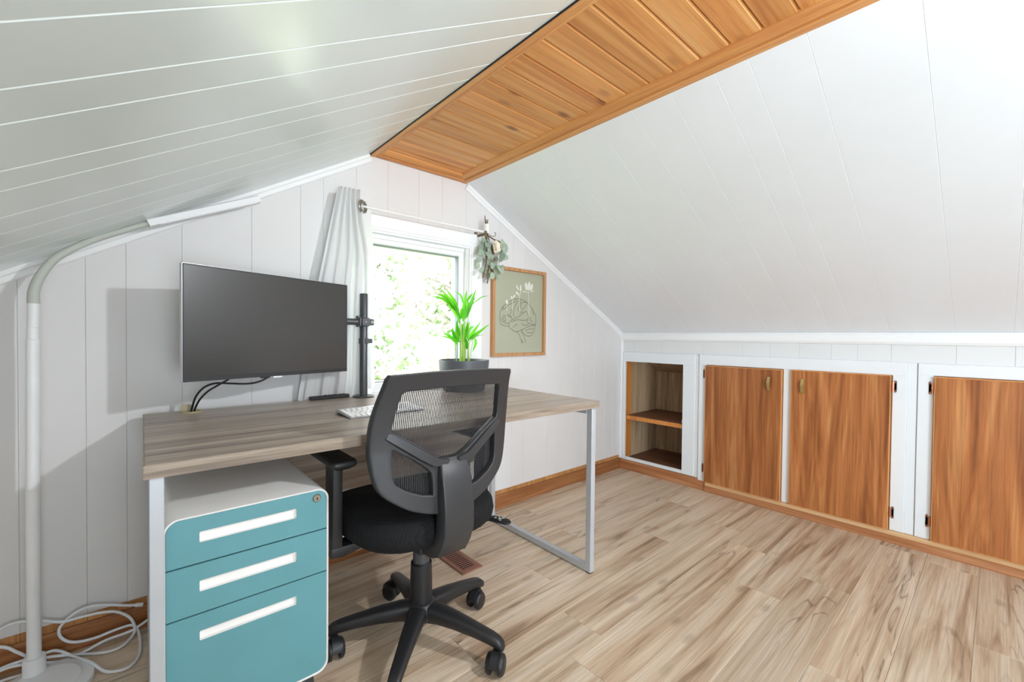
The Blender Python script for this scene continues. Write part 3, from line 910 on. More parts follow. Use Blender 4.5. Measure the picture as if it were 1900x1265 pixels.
# ------------------------------------------------------------------ office chair
HX, HY = -2.185, -0.685
ch = thing('office_chair', 'black mesh-back office chair on five casters pulled up to the desk', 'chair', (HX, HY, 0))
hub = MB().lathe([(0.040, 0.088), (0.052, 0.096), (0.052, 0.128), (0.044, 0.142), (0.036, 0.148), (0.0, 0.148)], (HX, HY, 0), 28)
hub.lathe([(0.0, 0.072), (0.022, 0.072), (0.022, 0.09)], (HX, HY, 0), 16)
mk('base_hub', hub, 'black_plastic', ch, smooth=40)
for k in range(5):
    a = R(8+72*k)
    u = Vector((math.cos(a), math.sin(a), 0))
    sd = Vector((-math.sin(a), math.cos(a), 0))
    rings = []
    for (r, zt, w, h) in ((0.030, 0.144, 0.062, 0.062), (0.07, 0.143, 0.058, 0.055), (0.13, 0.134, 0.052, 0.046), (0.20, 0.120, 0.044, 0.038), (0.255, 0.108, 0.039, 0.034), (0.278, 0.100, 0.036, 0.032), (0.290, 0.090, 0.030, 0.026), (0.294, 0.078, 0.022, 0.012)):
        c = Vector((HX, HY, zt-h/2))+u*r
        ring = []
        for j in range(14):
            t = 2*math.pi*j/14
            e = 0.6
            cx_ = math.copysign(abs(math.cos(t))**e, math.cos(t))
            cz_ = math.copysign(abs(math.sin(t))**e, math.sin(t))
            if cz_ < 0:
                cx_ *= 0.85
            ring.append(c+sd*(w/2*cx_)+Vector((0, 0, h/2*cz_)))
        rings.append(ring)
    mk('base_leg', MB().loft(rings), 'black_plastic', ch, smooth=50)
    tip = Vector((HX, HY, 0))+u*0.272
    sw = R([200, 120, 260, 300, 215][k])              # swivel of each caster
    wd = Vector((math.cos(sw), math.sin(sw), 0))
    ax = Vector((-wd.y, wd.x, 0))
    cc = tip+wd*0.016
    Mx = Matrix((wd, ax, Vector((0, 0, 1)))).transposed().to_4x4()
    Mx = Mx @ Matrix.Scale(1.16, 4)
    Mx.translation = Vector((cc.x, cc.y, 0))
    hood = MB()
    n = 12
    prof_ = [(0.0285*math.cos(R(190-i*190/n)), 0.030+0.0285*math.sin(R(190-i*190/n))) for i in range(n+1)]+[(0.010, 0.026), (-0.010, 0.026)]
    hood.slab(prof_, (0, -0.010, 0), (1, 0, 0), (0, 0, 1), (0, 1, 0), 0.020)
    hood.tube([(-0.016, 0, 0.050), (-0.016, 0, 0.072)], 0.0085, 10)
    cs = mk('caster', hood.xf(Mx), 'black_plastic', ch, smooth=40)
    for s in (-1, 1):
        wh = MB().lathe([(0.0, s*0.0245), (0.018, s*0.0245), (0.0225, s*0.0225), (0.0262, s*0.018), (0.0262, s*0.0105), (0.0, s*0.0105)], (0, 0, 0.0262), 22, 'Y')
        mk('wheel', wh.xf(Mx), 'black_plastic', cs, smooth=40)
mk('column_cover', MB().lathe([(0.036, 0.145), (0.036, 0.20), (0.0345, 0.27), (0.0315, 0.273), (0.030, 0.262)], (HX, HY, 0), 28), 'black_plastic', ch, smooth=40)
mk('gas_column', MB().lathe([(0.0275, 0.15), (0.0275, 0.385)], (HX, HY, 0), 24), 'black_metal', ch, smooth=40)
# seat
SX, SY = -2.190, -0.640
def sring(hw, hd, z, rear=1.0, n=44, e=0.62, tilt=0.0):
    out = []
    for j in range(n):
        t = 2*math.pi*j/n
        cx_ = math.copysign(abs(math.cos(t))**e, math.cos(t))
        cy_ = math.copysign(abs(math.sin(t))**e, math.sin(t))
        y = hd*cy_
        zz = z - (0.018*max(0, (cy_-0.3)/0.7)**2 if z > 0.45 else 0)
        out.append((SX+hw*cx_*(1-0.06*max(0, -cy_)), SY+y, zz))
    return out
st = MB().loft([sring(0.200, 0.180, 0.400), sring(0.232, 0.212, 0.404), sring(0.248, 0.226, 0.420), sring(0.252, 0.230, 0.445), sring(0.248, 0.226, 0.470), sring(0.236, 0.214, 0.486), sring(0.205, 0.185, 0.496), sring(0.13, 0.12, 0.499), sring(0.03, 0.03, 0.499)])
mk('seat', st, 'seat', ch, smooth=60)
pan = MB().loft([sring(0.20, 0.17, 0.388, e=0.5), sring(0.21, 0.19, 0.402, e=0.5)])
pan.box(HX-0.075, HX+0.075, -0.80, -0.56, 0.355, 0.392, 0.008)
mk('seat_pan', pan, 'black_plastic', ch, smooth=40)
# back: plate with three openings, bent to the sitter
BX = -2.205
def yback(x, z):
    z = max(0.50, min(0.92, z))
    t = (z-0.70)
    return -0.872-0.95*t*t*(1 if t > 0 else 0.25)-0.045*max(0, t)+0.62*x*x
def curve_plate(loops, depth, bev):
    cd = bpy.data.curves.new('plate_outline', 'CURVE')
    cd.dimensions = '2D'
    cd.fill_mode = 'BOTH'
    cd.extrude = depth
    cd.bevel_depth = bev
    cd.bevel_resolution = 2
    for lp_ in loops:
        sp = cd.splines.new('POLY')
        sp.points.add(len(lp_)-1)
        for q, p in zip(sp.points, lp_):
            q.co = (p[0], p[1], 0, 1)
        sp.use_cyclic_u = True
    ob = bpy.data.objects.new('plate_outline', cd)
    COL.objects.link(ob)
    dg = bpy.context.evaluated_depsgraph_get()
    me = bpy.data.meshes.new_from_object(ob.evaluated_get(dg))
    bpy.data.objects.remove(ob)
    bpy.data.curves.remove(cd)
    bm = bmesh.new()
    bm.from_mesh(me)
    bpy.data.meshes.remove(me)
    bmesh.ops.remove_doubles(bm, verts=bm.verts[:], dist=1e-6)
    for no, lo_, hi_ in (((1, 0, 0), -0.24, 0.24), ((0, 1, 0), 0.50, 0.92)):
        c = lo_
        while c < hi_:
            bmesh.ops.bisect_plane(bm, geom=bm.verts[:]+bm.edges[:]+bm.faces[:], plane_co=(c*no[0], c*no[1], 0), plane_no=no)
            c += 0.016
    return MB().frombm(bm)
half = [(0.0, 0.512), (0.06, 0.517), (0.125, 0.538), (0.172, 0.566), (0.203, 0.592), (0.220, 0.625), (0.231, 0.68), (0.234, 0.72), (0.231, 0.78), (0.221, 0.835), (0.211, 0.878), (0.208, 0.898)]
topc = [(0.203, 0.906), (0.10, 0.912), (0.0, 0.914)]
hs = spline([(x, z, 0) for x, z in half], 4)
out_r = [(p.x, p.y) for p in hs]+topc
outline = out_r+[(-x, z) for x, z in reversed(out_r) if x > 1e-6]
def dens(lp_, step=0.012):
    o_ = []
    for i in range(len(lp_)):
        a, b = Vector(lp_[i]), Vector(lp_[(i+1) % len(lp_)])
        n = max(1, int((b-a).length/step))
        o_ += [tuple(a+(b-a)*k/n) for k in range(n)]
    return o_
def sm(pts, n=4):
    return [(p.x, p.y) for p in spline([(a, b, 0) for a, b in pts], n, True)]
up_r = [(0.0, 0.660), (0.03, 0.662), (0.06, 0.676), (0.12, 0.716), (0.182, 0.752), (0.186, 0.765), (0.184, 0.79), (0.177, 0.83), (0.170, 0.86), (0.160, 0.868), (0.08, 0.873)]
upper = up_r+[(0.0, 0.874)]+[(-x, z) for x, z in reversed(up_r) if x > 0]
lowR = [(0.060, 0.562), (0.10, 0.570), (0.145, 0.590), (0.172, 0.610), (0.180, 0.630), (0.183, 0.67), (0.183, 0.708), (0.175, 0.709), (0.12, 0.676), (0.078, 0.645), (0.064, 0.630), (0.060, 0.60)]
lowL = [(-x, z) for x, z in reversed(lowR)]
pl = curve_plate([dens(outline), dens(upper), dens(lowR), dens(lowL)], 0.008, 0.004)
pl.v = [(BX+a, yback(a, b)-c, b) for a, b, c in pl.v]
mk('back_frame', pl, 'grey_plastic', ch, smooth=35)
# woven mesh stretched across the front of the frame
ms = MB()
rows, cols = 26, 18
def halfw(z):
    for i in range(len(out_r)-1):
        if out_r[i][1] <= z <= out_r[i+1][1]:
            f = (z-out_r[i][1])/max(1e-6, out_r[i+1][1]-out_r[i][1])
            return out_r[i][0]+(out_r[i+1][0]-out_r[i][0])*f
    return 0.1
grid = []
for i in range(rows+1):
    z = 0.535+(0.895-0.535)*i/rows
    w = halfw(z)-0.014
    grid.append([(BX+w*(2*j/cols-1), yback(w*(2*j/cols-1), z)+0.0121, z) for j in range(cols+1)])
ms.loft(grid, caps=False, closed=False)
mk('mesh_panel', ms, 'chair_mesh', ch, smooth=60)
# spine: wide upright that hooks under the seat
spn = []
for (yo, z, w, d, tx) in ((-0.012, 0.664, 0.078, 0.012, 0), (-0.018, 0.648, 0.094, 0.022, 0), (-0.024, 0.615, 0.100, 0.034, 0), (-0.028, 0.57, 0.102, 0.042, 0), (-0.028, 0.52, 0.102, 0.046, 0), (-0.024, 0.46, 0.102, 0.048, 0)):
    y = yback(0, z)+yo
    spn.append([(BX+a, y+b, z) for a, b in rrect(0, 0.004, w, d, min(0.005, d*0.4), 3)])
for (y, z, w, d, ang) in ((-0.888, 0.425, 0.102, 0.046, 10), (-0.874, 0.400, 0.100, 0.042, 40), (-0.840, 0.384, 0.096, 0.036, 75), (-0.78, 0.378, 0.092, 0.034, 90), (-0.70, 0.378, 0.09, 0.034, 90)):
    a_ = R(ang)
    spn.append([(BX+a, y+b*math.cos(a_), z+b*math.sin(a_)) for a, b in rrect(0, 0.0, w, d, 0.005, 3)])
mk('back_support', MB().loft(spn), 'grey_plastic', ch, smooth=40)
for s in (-1, 1):
    rg = []
    for (x, z, hgt, d) in ((0.020, 0.652, 0.028, 0.020), (0.060, 0.659, 0.036, 0.020), (0.100, 0.684, 0.036, 0.018), (0.140, 0.711, 0.034, 0.014), (0.176, 0.735, 0.030, 0.010), (0.194, 0.746, 0.026, 0.005)):
        y = yback(x, z)-0.010
        nx, nz = -0.55, 0.83
        pts = [(-hgt*0.5, 0.006), (hgt*0.5, 0.006), (hgt*0.36, -d*0.7), (-hgt*0.3, -d*0.7)]
        rg.append([(BX+s*(x+nx*a), y+b, z+nz*a) for a, b in pts])
    mk('back_brace', MB().loft(rg), 'grey_plastic', ch, smooth=20)
# armrests
for s in (-1, 1):
    ax_ = SX+s*0.275
    post = []
    for (y, z, wx, wy, dx) in ((-0.665, 0.640, 0.030, 0.066, 0.0), (-0.664, 0.56, 0.030, 0.062, 0.0), (-0.660, 0.47, 0.031, 0.058, -0.002), (-0.655, 0.40, 0.032, 0.058, -0.004)):
        post.append([(ax_+s*dx+a, y+b, z) for a, b in rrect(0, 0, wx, wy, 0.006, 2)])
    pb_ = MB().loft(post)
    br = []
    for (dx, z, h, wy) in ((0.012, 0.386, 0.030, 0.056), (-0.02, 0.384, 0.034, 0.058), (-0.06, 0.388, 0.026, 0.062), (-0.14, 0.392, 0.018, 0.066)):
        br.append([(ax_+s*dx, -0.655+a, z+b) for a, b in rrect(0, 0, wy, h, 0.006, 2)])
    pb_.loft(br)
    arm = mk('armrest', pb_, 'black_plastic', ch, smooth=35)
    pad = []
    for (z, k) in ((0.634, -0.014), (0.643, -0.002), (0.650, 0.0), (0.658, -0.002), (0.660, -0.005)):
        pad.append([(ax_-s*0.008+a, -0.615+b, z) for a, b in rrect(0, 0, 0.074+2*k, 0.235+2*k, 0.012, 3)])
    mk('arm_pad', MB().loft(pad), 'black_plastic', arm, smooth=45)
# lever paddle on the right under the seat
lv = []
for (p, w, h) in (((-2.07, -0.745, 0.386), 0.014, 0.008), ((-2.01, -0.785, 0.392), 0.016, 0.008), ((-1.985, -0.800, 0.398), 0.034, 0.010), ((-1.972, -0.835, 0.400), 0.040, 0.010), ((-1.966, -0.862, 0.400), 0.034, 0.009), ((-1.964, -0.872, 0.400), 0.016, 0.006)):
    lv.append([(p[0]+a*0.9, p[1]+a*0.25, p[2]+b) for a, b in rrect(0, 0, w, h, 0.003, 2)])
lev = mk('seat_lever', MB().loft(lv), 'black_plastic', ch, smooth=40)
ic = MB()
for (du, dv, lu, lv_, an) in ((-0.010, 0.016, 0.0022, 0.008, 0), (-0.006, 0.016, 0.0022, 0.008, 0), (0.008, 0.014, 0.0022, 0.008, 0), (0.012, 0.014, 0.0022, 0.008, 0), (0.0, 0.002, 0.014, 0.0026, 30), (-0.002, -0.002, 0.013, 0.0026, -30), (0.0, 0.0, 0.003, 0.013, 0), (0.009, -0.008, 0.0022, 0.009, 15), (0.013, -0.007, 0.0022, 0.009, 15), (-0.009, -0.010, 0.006, 0.0024, 0), (-0.009, -0.006, 0.0022, 0.006, 40)):
    a_ = R(an)
    c = Vector((-1.973+du, -0.833+dv+du*0.28, 0.4052))
    pts = []
    for sx, sy in ((-1, -1), (1, -1), (1, 1), (-1, 1)):
        x, y = sx*lu/2, sy*lv_/2
        pts.append((c.x+x*math.cos(a_)-y*math.sin(a_), c.y+x*math.sin(a_)+y*math.cos(a_)))
    ic.slab(pts, (0, 0, c.z), (1, 0, 0), (0, 1, 0), (0, 0, 1), 0.0004)
mk('lever_marks', ic, 'white_ink', lev)

# ------------------------------------------------------------------ monitor and its arm
ML, MR = Vector((-2.793, -0.303, 0.863)), Vector((-2.212, -0.116, 0.858))
mu = (MR-ML)
mw = mu.length
mu.normalize()
mn = Vector((mu.y, -mu.x, 0)).normalized()            # towards the room
MH = 0.362
mo = thing('monitor', 'large dark computer monitor with thin bezel, angled above the left half of the desk', 'monitor', ML+mu*mw/2)
def msl(a0, a1, b0, b1, t0, t1, bev=0.0):
    return MB().slab([(a0, b0), (a1, b0), (a1, b1), (a0, b1)], ML, mu, (0, 0, 1), mn, t1, bev, t0)
mk('rear_housing', msl(0.002, mw-0.002, 0.002, MH-0.002, -0.020, -0.002).slab([(0.10, 0.06), (mw-0.10, 0.06), (mw-0.10, 0.30), (0.10, 0.30)], ML, mu, (0, 0, 1), mn, -0.02, 0, -0.045), 'black_plastic', mo)
bz = MB()
for a0, a1, b0, b1 in ((0, mw, 0, 0.013), (0, mw, MH-0.0035, MH), (0, 0.0035, 0.013, MH-0.0035), (mw-0.0035, mw, 0.013, MH-0.0035)):
    bz.slab([(a0, b0), (a1, b0), (a1, b1), (a0, b1)], ML, mu, (0, 0, 1), mn, 0.0012, 0.0004, -0.012)
mk('bezel', bz, 'grey_plastic', mo)
mk('side_strip', MB().slab([(-0.0018, 0), (0, 0), (0, MH), (-0.0018, MH)], ML, mu, (0, 0, 1), mn, 0.0, 0, -0.014).slab([(0, MH), (mw, MH), (mw, MH+0.0015), (0, MH+0.0015)], ML, mu, (0, 0, 1), mn, 0.0, 0, -0.014), 'alu', mo)
mk('screen', msl(0.003, mw-0.003, 0.012, MH-0.003, -0.004, 0.0004), 'screen', mo)
mk('power_button_lug', msl(0.245, 0.275, -0.005, 0.0, -0.012, 0.0), 'black_plastic', mo)
mk('white_label', msl(0.286, 0.320, -0.0052, 0.0, -0.006, 0.001), 'key_white', mo)
AX, AY = -2.130, -0.098
ar = thing('monitor_mount', 'black desk pole with clamps that carries the monitor, standing before the curtain', 'monitor stand', (AX, AY, DH))
mk('pole_base', MB().lathe([(0.0, 0.0), (0.046, 0.0), (0.047, 0.004), (0.044, 0.007), (0.0, 0.008)], (AX, AY, DH), 36), 'black_metal', ar, smooth=40)
mk('pole', MB().lathe([(0.0172, 0.006), (0.0172, 0.449), (0.0155, 0.452), (0.0, 0.452)], (AX, AY, DH), 24), 'black_metal', ar, smooth=40)
cz = 1.068
cl_ = MB().lathe([(0.0185, -0.019), (0.0215, -0.018), (0.0215, 0.018), (0.0185, 0.019)], (AX, AY, cz), 24)
cl_.box(AX-0.020, AX+0.016, AY-0.029, AY-0.010, cz-0.018, cz+0.018, 0.003)
cl_.box(AX+0.012, AX+0.042, AY-0.016, AY+0.000, cz-0.014, cz+0.014, 0.003)
pc = mk('pole_clamp', cl_, 'black_metal', ar, smooth=40)
mk('clamp_screw', MB().lathe([(0.0, -0.004), (0.0065, -0.004), (0.0065, 0.0)], (AX+0.031, AY-0.016, cz), 14, 'Y'), 'nickel', pc, smooth=40)
mk('clamp_screw', MB().lathe([(0.0, -0.002), (0.003, -0.002), (0.003, 0)], (AX-0.002, AY-0.029, cz), 10, 'Y'), 'nickel', pc, smooth=40)
am = MB().box(AX-0.030, AX-0.018, AY-0.024, AY+0.012, cz-0.020, cz+0.020, 0.003)
am.tube([(AX-0.026, AY-0.006, cz-0.022), (AX-0.026, AY-0.006, cz+0.026)], 0.011, 14)
mid = ML+mu*mw/2+Vector((0, 0, 0.205))-mn*0.085
am.tube([(AX-0.028, AY-0.004, cz), ((AX+mid.x)/2, (AY+mid.y)/2+0.01, cz), tuple(mid)], 0.014, 12)
am.tube([tuple(mid-Vector((0, 0, 0.02))), tuple(mid+Vector((0, 0, 0.02)))], 0.016, 12)
mk('swing_arm', am, 'black_metal', ar, smooth=40)
vp = ML+mu*mw/2+Vector((0, 0, 0.182))
mk('mount_plate', MB().slab([(-0.055, -0.055), (0.055, -0.055), (0.055, 0.055), (-0.055, 0.055)], vp, mu, (0, 0, 1), mn, -0.046, 0.002, -0.052).tube([tuple(vp-mn*0.05), tuple(vp-mn*0.085)], 0.018, 12), 'black_metal', ar)
z2 = 0.985
c2_ = MB().lathe([(0.0175, -0.013), (0.0205, -0.012), (0.0205, 0.012), (0.0175, 0.013)], (AX, AY, z2), 24)
c2_.box(AX-0.004, AX+0.014, AY-0.024, AY-0.015, z2-0.009, z2+0.009, 0.002)
c2_.box(AX+0.012, AX+0.033, AY-0.018, AY-0.008, z2-0.009, z2+0.010, 0.002)
mk('cable_clip', c2_, 'black_metal', ar, smooth=40)

def cable(name, pts, r, mat, label, cat, n=10):
    P = spline(pts, n)
    return tag(mk(name, MB().tube(P, r, 10), mat, None, pts[0], 60), label, cat)
cable('monitor_cable', [(-2.754, -0.10, 0.7415), (-2.752, -0.102, 0.752), (-2.742, -0.12, 0.795), (-2.722, -0.15, 0.828), (-2.692, -0.17, 0.842), (-2.65, -0.17, 0.839), (-2.60, -0.165, 0.834), (-2.560, -0.165, 0.838), (-2.525, -0.17, 0.856), (-2.505, -0.19, 0.885)], 0.0034, 'cable_black',
      'black cable bowing from the desk hole to the middle of the monitor', 'cable')
cable('monitor_cable', [(-2.746, -0.106, 0.7415), (-2.744, -0.110, 0.752), (-2.732, -0.13, 0.785), (-2.712, -0.16, 0.815), (-2.685, -0.19, 0.838), (-2.655, -0.215, 0.862), (-2.64, -0.225, 0.89)], 0.0034, 'cable_black',
      'shorter black cable rising straight from the desk hole to the monitor', 'cable')

# keyboard
KM = Matrix.Translation((-2.372, -0.553, DH)) @ Matrix.Rotation(R(1.5), 4, 'Z')
kb_ = thing('keyboard', 'slim white wireless keyboard with silver body on the desk', 'keyboard', (-2.372, -0.553, DH))
KW, KD = 0.284, 0.122
def ks(y): return 0.004+0.0115*y/KD
bd = MB().loft([[(0, 0, 0.0015), (0, KD, ks(KD)-0.006), (0, KD, ks(KD)), (0, 0, ks(0))], [(KW, 0, 0.0015), (KW, KD, ks(KD)-0.006), (KW, KD, ks(KD)), (KW, 0, ks(0))]])
bd.tube([(0.001, KD-0.009, 0.0075), (KW-0.001, KD-0.009, 0.0075)], 0.0075, 14)
mk('keyboard_body', bd.xf(KM), 'alu', kb_, smooth=30)
mk('key_bed', MB().slab([(0.004, 0.004), (KW-0.004, 0.004), (KW-0.004, KD-0.014), (0.004, KD-0.014)], (0, 0, 0.0041), (1, 0, 0), (0, 0.9957, 0.0937), (0, -0.0937, 0.9957), 0.0002, 0, -0.001).xf(KM), 'key_gap', kb_)
rowsK = [(0.005, 0.0185, [0.0168]*3+[0.021, 0.092, 0.021]+[0.0168]*4), (0.0245, 0.0165, [0.041]+[0.0163]*10+[0.041]), (0.042, 0.0165, [0.032]+[0.0163]*11+[0.0295]), (0.0595, 0.0165, [0.026]+[0.0163]*12+[0.0185]), (0.077, 0.0165, [0.0163]*13+[0.0265]), (0.0945, 0.009, [0.0178]*14)]
km = {}
for (ry, rh, ws) in rowsK:
    tot = sum(ws)
    gap = 0.0035
    sc_ = (KW-0.010-gap*(len(ws)-1))/tot
    x = 0.005
    for w in ws:
        ww = w*sc_
        key = (round(ww, 4), rh)
        if key not in km:
            me = MB().slab([(0, 0), (ww, 0), (ww, rh), (0, rh)], (0, 0, 0), (1, 0, 0), (0, 0.9957, 0.0937), (0, -0.0937, 0.9957), 0.0022, 0.0006, 0.0).mesh('key')
            me.materials.append(MT['key_white'])
            km[key] = me
        o = bpy.data.objects.new('key', km[key])
        COL.objects.link(o)
        o.parent = kb_
        p = (KM @ Vector((x, ry, ks(ry)+0.0003)))-WL[kb_.name]
        o.location = p
        o.rotation_euler = (0, 0, R(1.5))
        x += ww+gap
# slim remote lying along the back edge
rm = thing('remote_control', 'slim black remote control lying along the back edge of the desk', 'remote', (-2.262, -0.075, DH))
RMm = Matrix.Translation((-2.350, -0.083, DH)) @ Matrix.Rotation(R(0.5), 4, 'Z')
mk('remote_body', MB().box(0, 0.165, 0, 0.026, 0.0005, 0.015, 0.003).xf(RMm), 'black_plastic', rm, smooth=40)
for i, (x, w) in enumerate(((0.060, 0.012), (0.078, 0.008), (0.090, 0.008), (0.102, 0.012), (0.122, 0.010), (0.137, 0.010))):
    mk('remote_button', MB().box(x, x+w, 0.007, 0.019, 0.015, 0.0175, 0.0008).xf(RMm), 'grey_plastic', rm)

# ------------------------------------------------------------------ potted palm
PX, PY, PZ = -1.640, -0.175, DH
pt = thing('potted_palm', 'small bright green palm in a charcoal bowl on the desk by the window', 'plant', (PX, PY, PZ))
mk('pot', MB().lathe([(0.0, 0.0), (0.098, 0.0), (0.104, 0.006), (0.120, 0.075), (0.126, 0.148), (0.1255, 0.152), (0.121, 0.152), (0.119, 0.146), (0.116, 0.120), (0.0, 0.120)], (PX, PY, PZ), 48), 'pot', pt, smooth=35)
mk('soil', MB().lathe([(0.0, 0.136), (0.06, 0.134), (0.1175, 0.128), (0.1165, 0.122), (0, 0.122)], (PX, PY, PZ), 32), 'soil', pt, smooth=60)
stems = [[(-1.671, .865), (-1.674, .963), (-1.67, 1.073)], [(-1.654, .865), (-1.655, .982), (-1.661, 1.108)], [(-1.645, .865), (-1.648, .982), (-1.645, 1.097)], [(-1.636, .865), (-1.631, .963), (-1.642, 1.043)], [(-1.621, .865), (-1.622, .944), (-1.613, .998)], [(-1.68, .865), (-1.688, .944), (-1.692, .971)], [(-1.602, .865), (-1.588, .931), (-1.574, 1.005)], [(-1.66, .865), (-1.664, .94), (-1.668, 1.02)], [(-1.628, .865), (-1.622, .95), (-1.628, 1.10)]]
for i, s in enumerate(stems):
    y = PY+(-0.018, 0.012, -0.006, 0.02, -0.012, 0.006, 0.01, -0.02, 0.016)[i]
    pts = spline([(x, y, z) for x, z in s], 5)
    mk('palm_stem', MB().tube(pts, [0.0052-0.0003*k for k in range(len(pts))] if i != 6 and i != 5 else 0.0016, 8), 'palm_stem', pt, smooth=60)
def blade(pts, width, twist=0.0, fold=0.25, n=7):
    P = spline(pts, max(2, n//(len(pts)-1)))
    m = len(P)
    rows_ = []
    for i, p in enumerate(P):
        t = i/(m-1)
        d = (P[min(i+1, m-1)]-P[max(i-1, 0)]).normalized()
        vw = Vector((0.55, 0.83, 0.0))
        s = d.cross(vw).normalized()
        nr = s.cross(d).normalized()
        s = (s*math.cos(twist)+nr*math.sin(twist)).normalized()
        nr = s.cross(d).normalized()
        w = width*0.5*(max(0.02, math.sin(math.pi*min(1, (t*0.93+0.06))**0.8))**0.8)
        rows_.append([p+s*w-nr*w*fold, p, p-s*w-nr*w*fold])
    mb = MB()
    mb.loft(rows_, caps=False, closed=False)
    return mb
palm = [[(-1.668, 1.073), (-1.703, 1.17), (-1.762, 1.233)], [(-1.671, 1.103), (-1.717, 1.169), (-1.789, 1.233)], [(-1.689, 1.105), (-1.749, 1.178), (-1.839, 1.198)], [(-1.693, 1.131), (-1.762, 1.192), (-1.816, 1.206)], [(-1.647, 1.083), (-1.638, 1.135), (-1.648, 1.18)], [(-1.647, 1.087), (-1.633, 1.162), (-1.613, 1.24)], [(-1.642, 1.087), (-1.614, 1.156), (-1.615, 1.2)], [(-1.628, 1.099), (-1.605, 1.164), (-1.566, 1.248)], [(-1.628, 1.106), (-1.6, 1.164), (-1.572, 1.21)], [(-1.661, 1.094), (-1.657, 1.134), (-1.65, 1.154)], [(-1.648, 1.173), (-1.662, 1.21), (-1.695, 1.228)], [(-1.62, 1.19), (-1.605, 1.206), (-1.581, 1.229)],
        [(-1.688, .965), (-1.706, .994), (-1.795, 1.01)], [(-1.688, .975), (-1.716, 1.005), (-1.761, 1.027)], [(-1.67, .98), (-1.698, 1.024), (-1.725, 1.046)], [(-1.681, .975), (-1.702, 1.02), (-1.707, 1.057)], [(-1.67, 1.01), (-1.684, 1.05), (-1.694, 1.084)], [(-1.641, .98), (-1.627, 1.04), (-1.623, 1.086)], [(-1.617, .99), (-1.584, 1.025), (-1.524, 1.085)], [(-1.613, .99), (-1.564, 1.025), (-1.496, 1.074)], [(-1.613, .99), (-1.554, 1.025), (-1.511, 1.044)], [(-1.622, .995), (-1.608, 1.044), (-1.579, 1.06)], [(-1.622, 1.003), (-1.623, 1.04), (-1.618, 1.055)], [(-1.603, .982), (-1.569, 1.009), (-1.524, 1.02)], [(-1.574, 1.0), (-1.568, .974), (-1.588, .931)], [(-1.622, .944), (-1.622, .982), (-1.651, 1.02)], [(-1.637, 1.033), (-1.642, 1.059), (-1.623, 1.082)], [(-1.632, 1.03), (-1.618, 1.059), (-1.604, 1.079)], [(-1.674, .99), (-1.679, 1.043), (-1.67, 1.073)], [(-1.651, .98), (-1.665, 1.013), (-1.668, 1.043)], [(-1.646, .99), (-1.649, 1.036), (-1.651, 1.062)], [(-1.60, 1.165), (-1.526, 1.211), (-1.472, 1.223)]]
rl = random.Random(3)
for i, l in enumerate(palm):
    dy = rl.uniform(-0.03, 0.02)
    wd_ = 0.017 if i not in (31, 23, 11, 10) else (0.005 if i in (31, 23) else 0.012)
    if i in (0, 1, 5, 7, 14, 18):
        wd_ = 0.020
    pts = [(x, PY+dy*(k/2.0), z) for k, (x, z) in enumerate(l)]
    mk('palm_leaf', blade(pts, wd_, rl.uniform(-0.6, 0.6)), 'palm', pt, smooth=60)

# ------------------------------------------------------------------ picture
pcx0, pcx1, pcz0, pcz1 = -1.326, -0.881, 0.893, 1.419
pc_ = thing('framed_picture', 'oak-framed sage drawing of a brain sprouting flowers, right of the window', 'picture', ((pcx0+pcx1)/2, 0, pcz0))
fr_ = MB()
fw, fd = 0.019, 0.026
for q in ([(pcx0, pcz0), (pcx1, pcz0), (pcx1-fw, pcz0+fw), (pcx0+fw, pcz0+fw)], [(pcx1, pcz0), (pcx1, pcz1), (pcx1-fw, pcz1-fw), (pcx1-fw, pcz0+fw)], [(pcx1, pcz1), (pcx0, pcz1), (pcx0+fw, pcz1-fw), (pcx1-fw, pcz1-fw)], [(pcx0, pcz1), (pcx0, pcz0), (pcx0+fw, pcz0+fw), (pcx0+fw, pcz1-fw)]):
    fr_.slab(q, (0, 0, 0), (1, 0, 0), (0, 0, 1), (0, -1, 0), fd, 0.0012, 0.0005)
mk('picture_frame', fr_, 'frame_oak', pc_)
mk('art_print', MB().box(pcx0+0.012, pcx1-0.012, -0.010, -0.002, pcz0+0.012, pcz1-0.012), 'art', pc_)
mk('picture_glass', MB().box(pcx0+0.016, pcx1-0.016, -0.0150, -0.0138, pcz0+0.016, pcz1-0.016), 'glass', pc_)
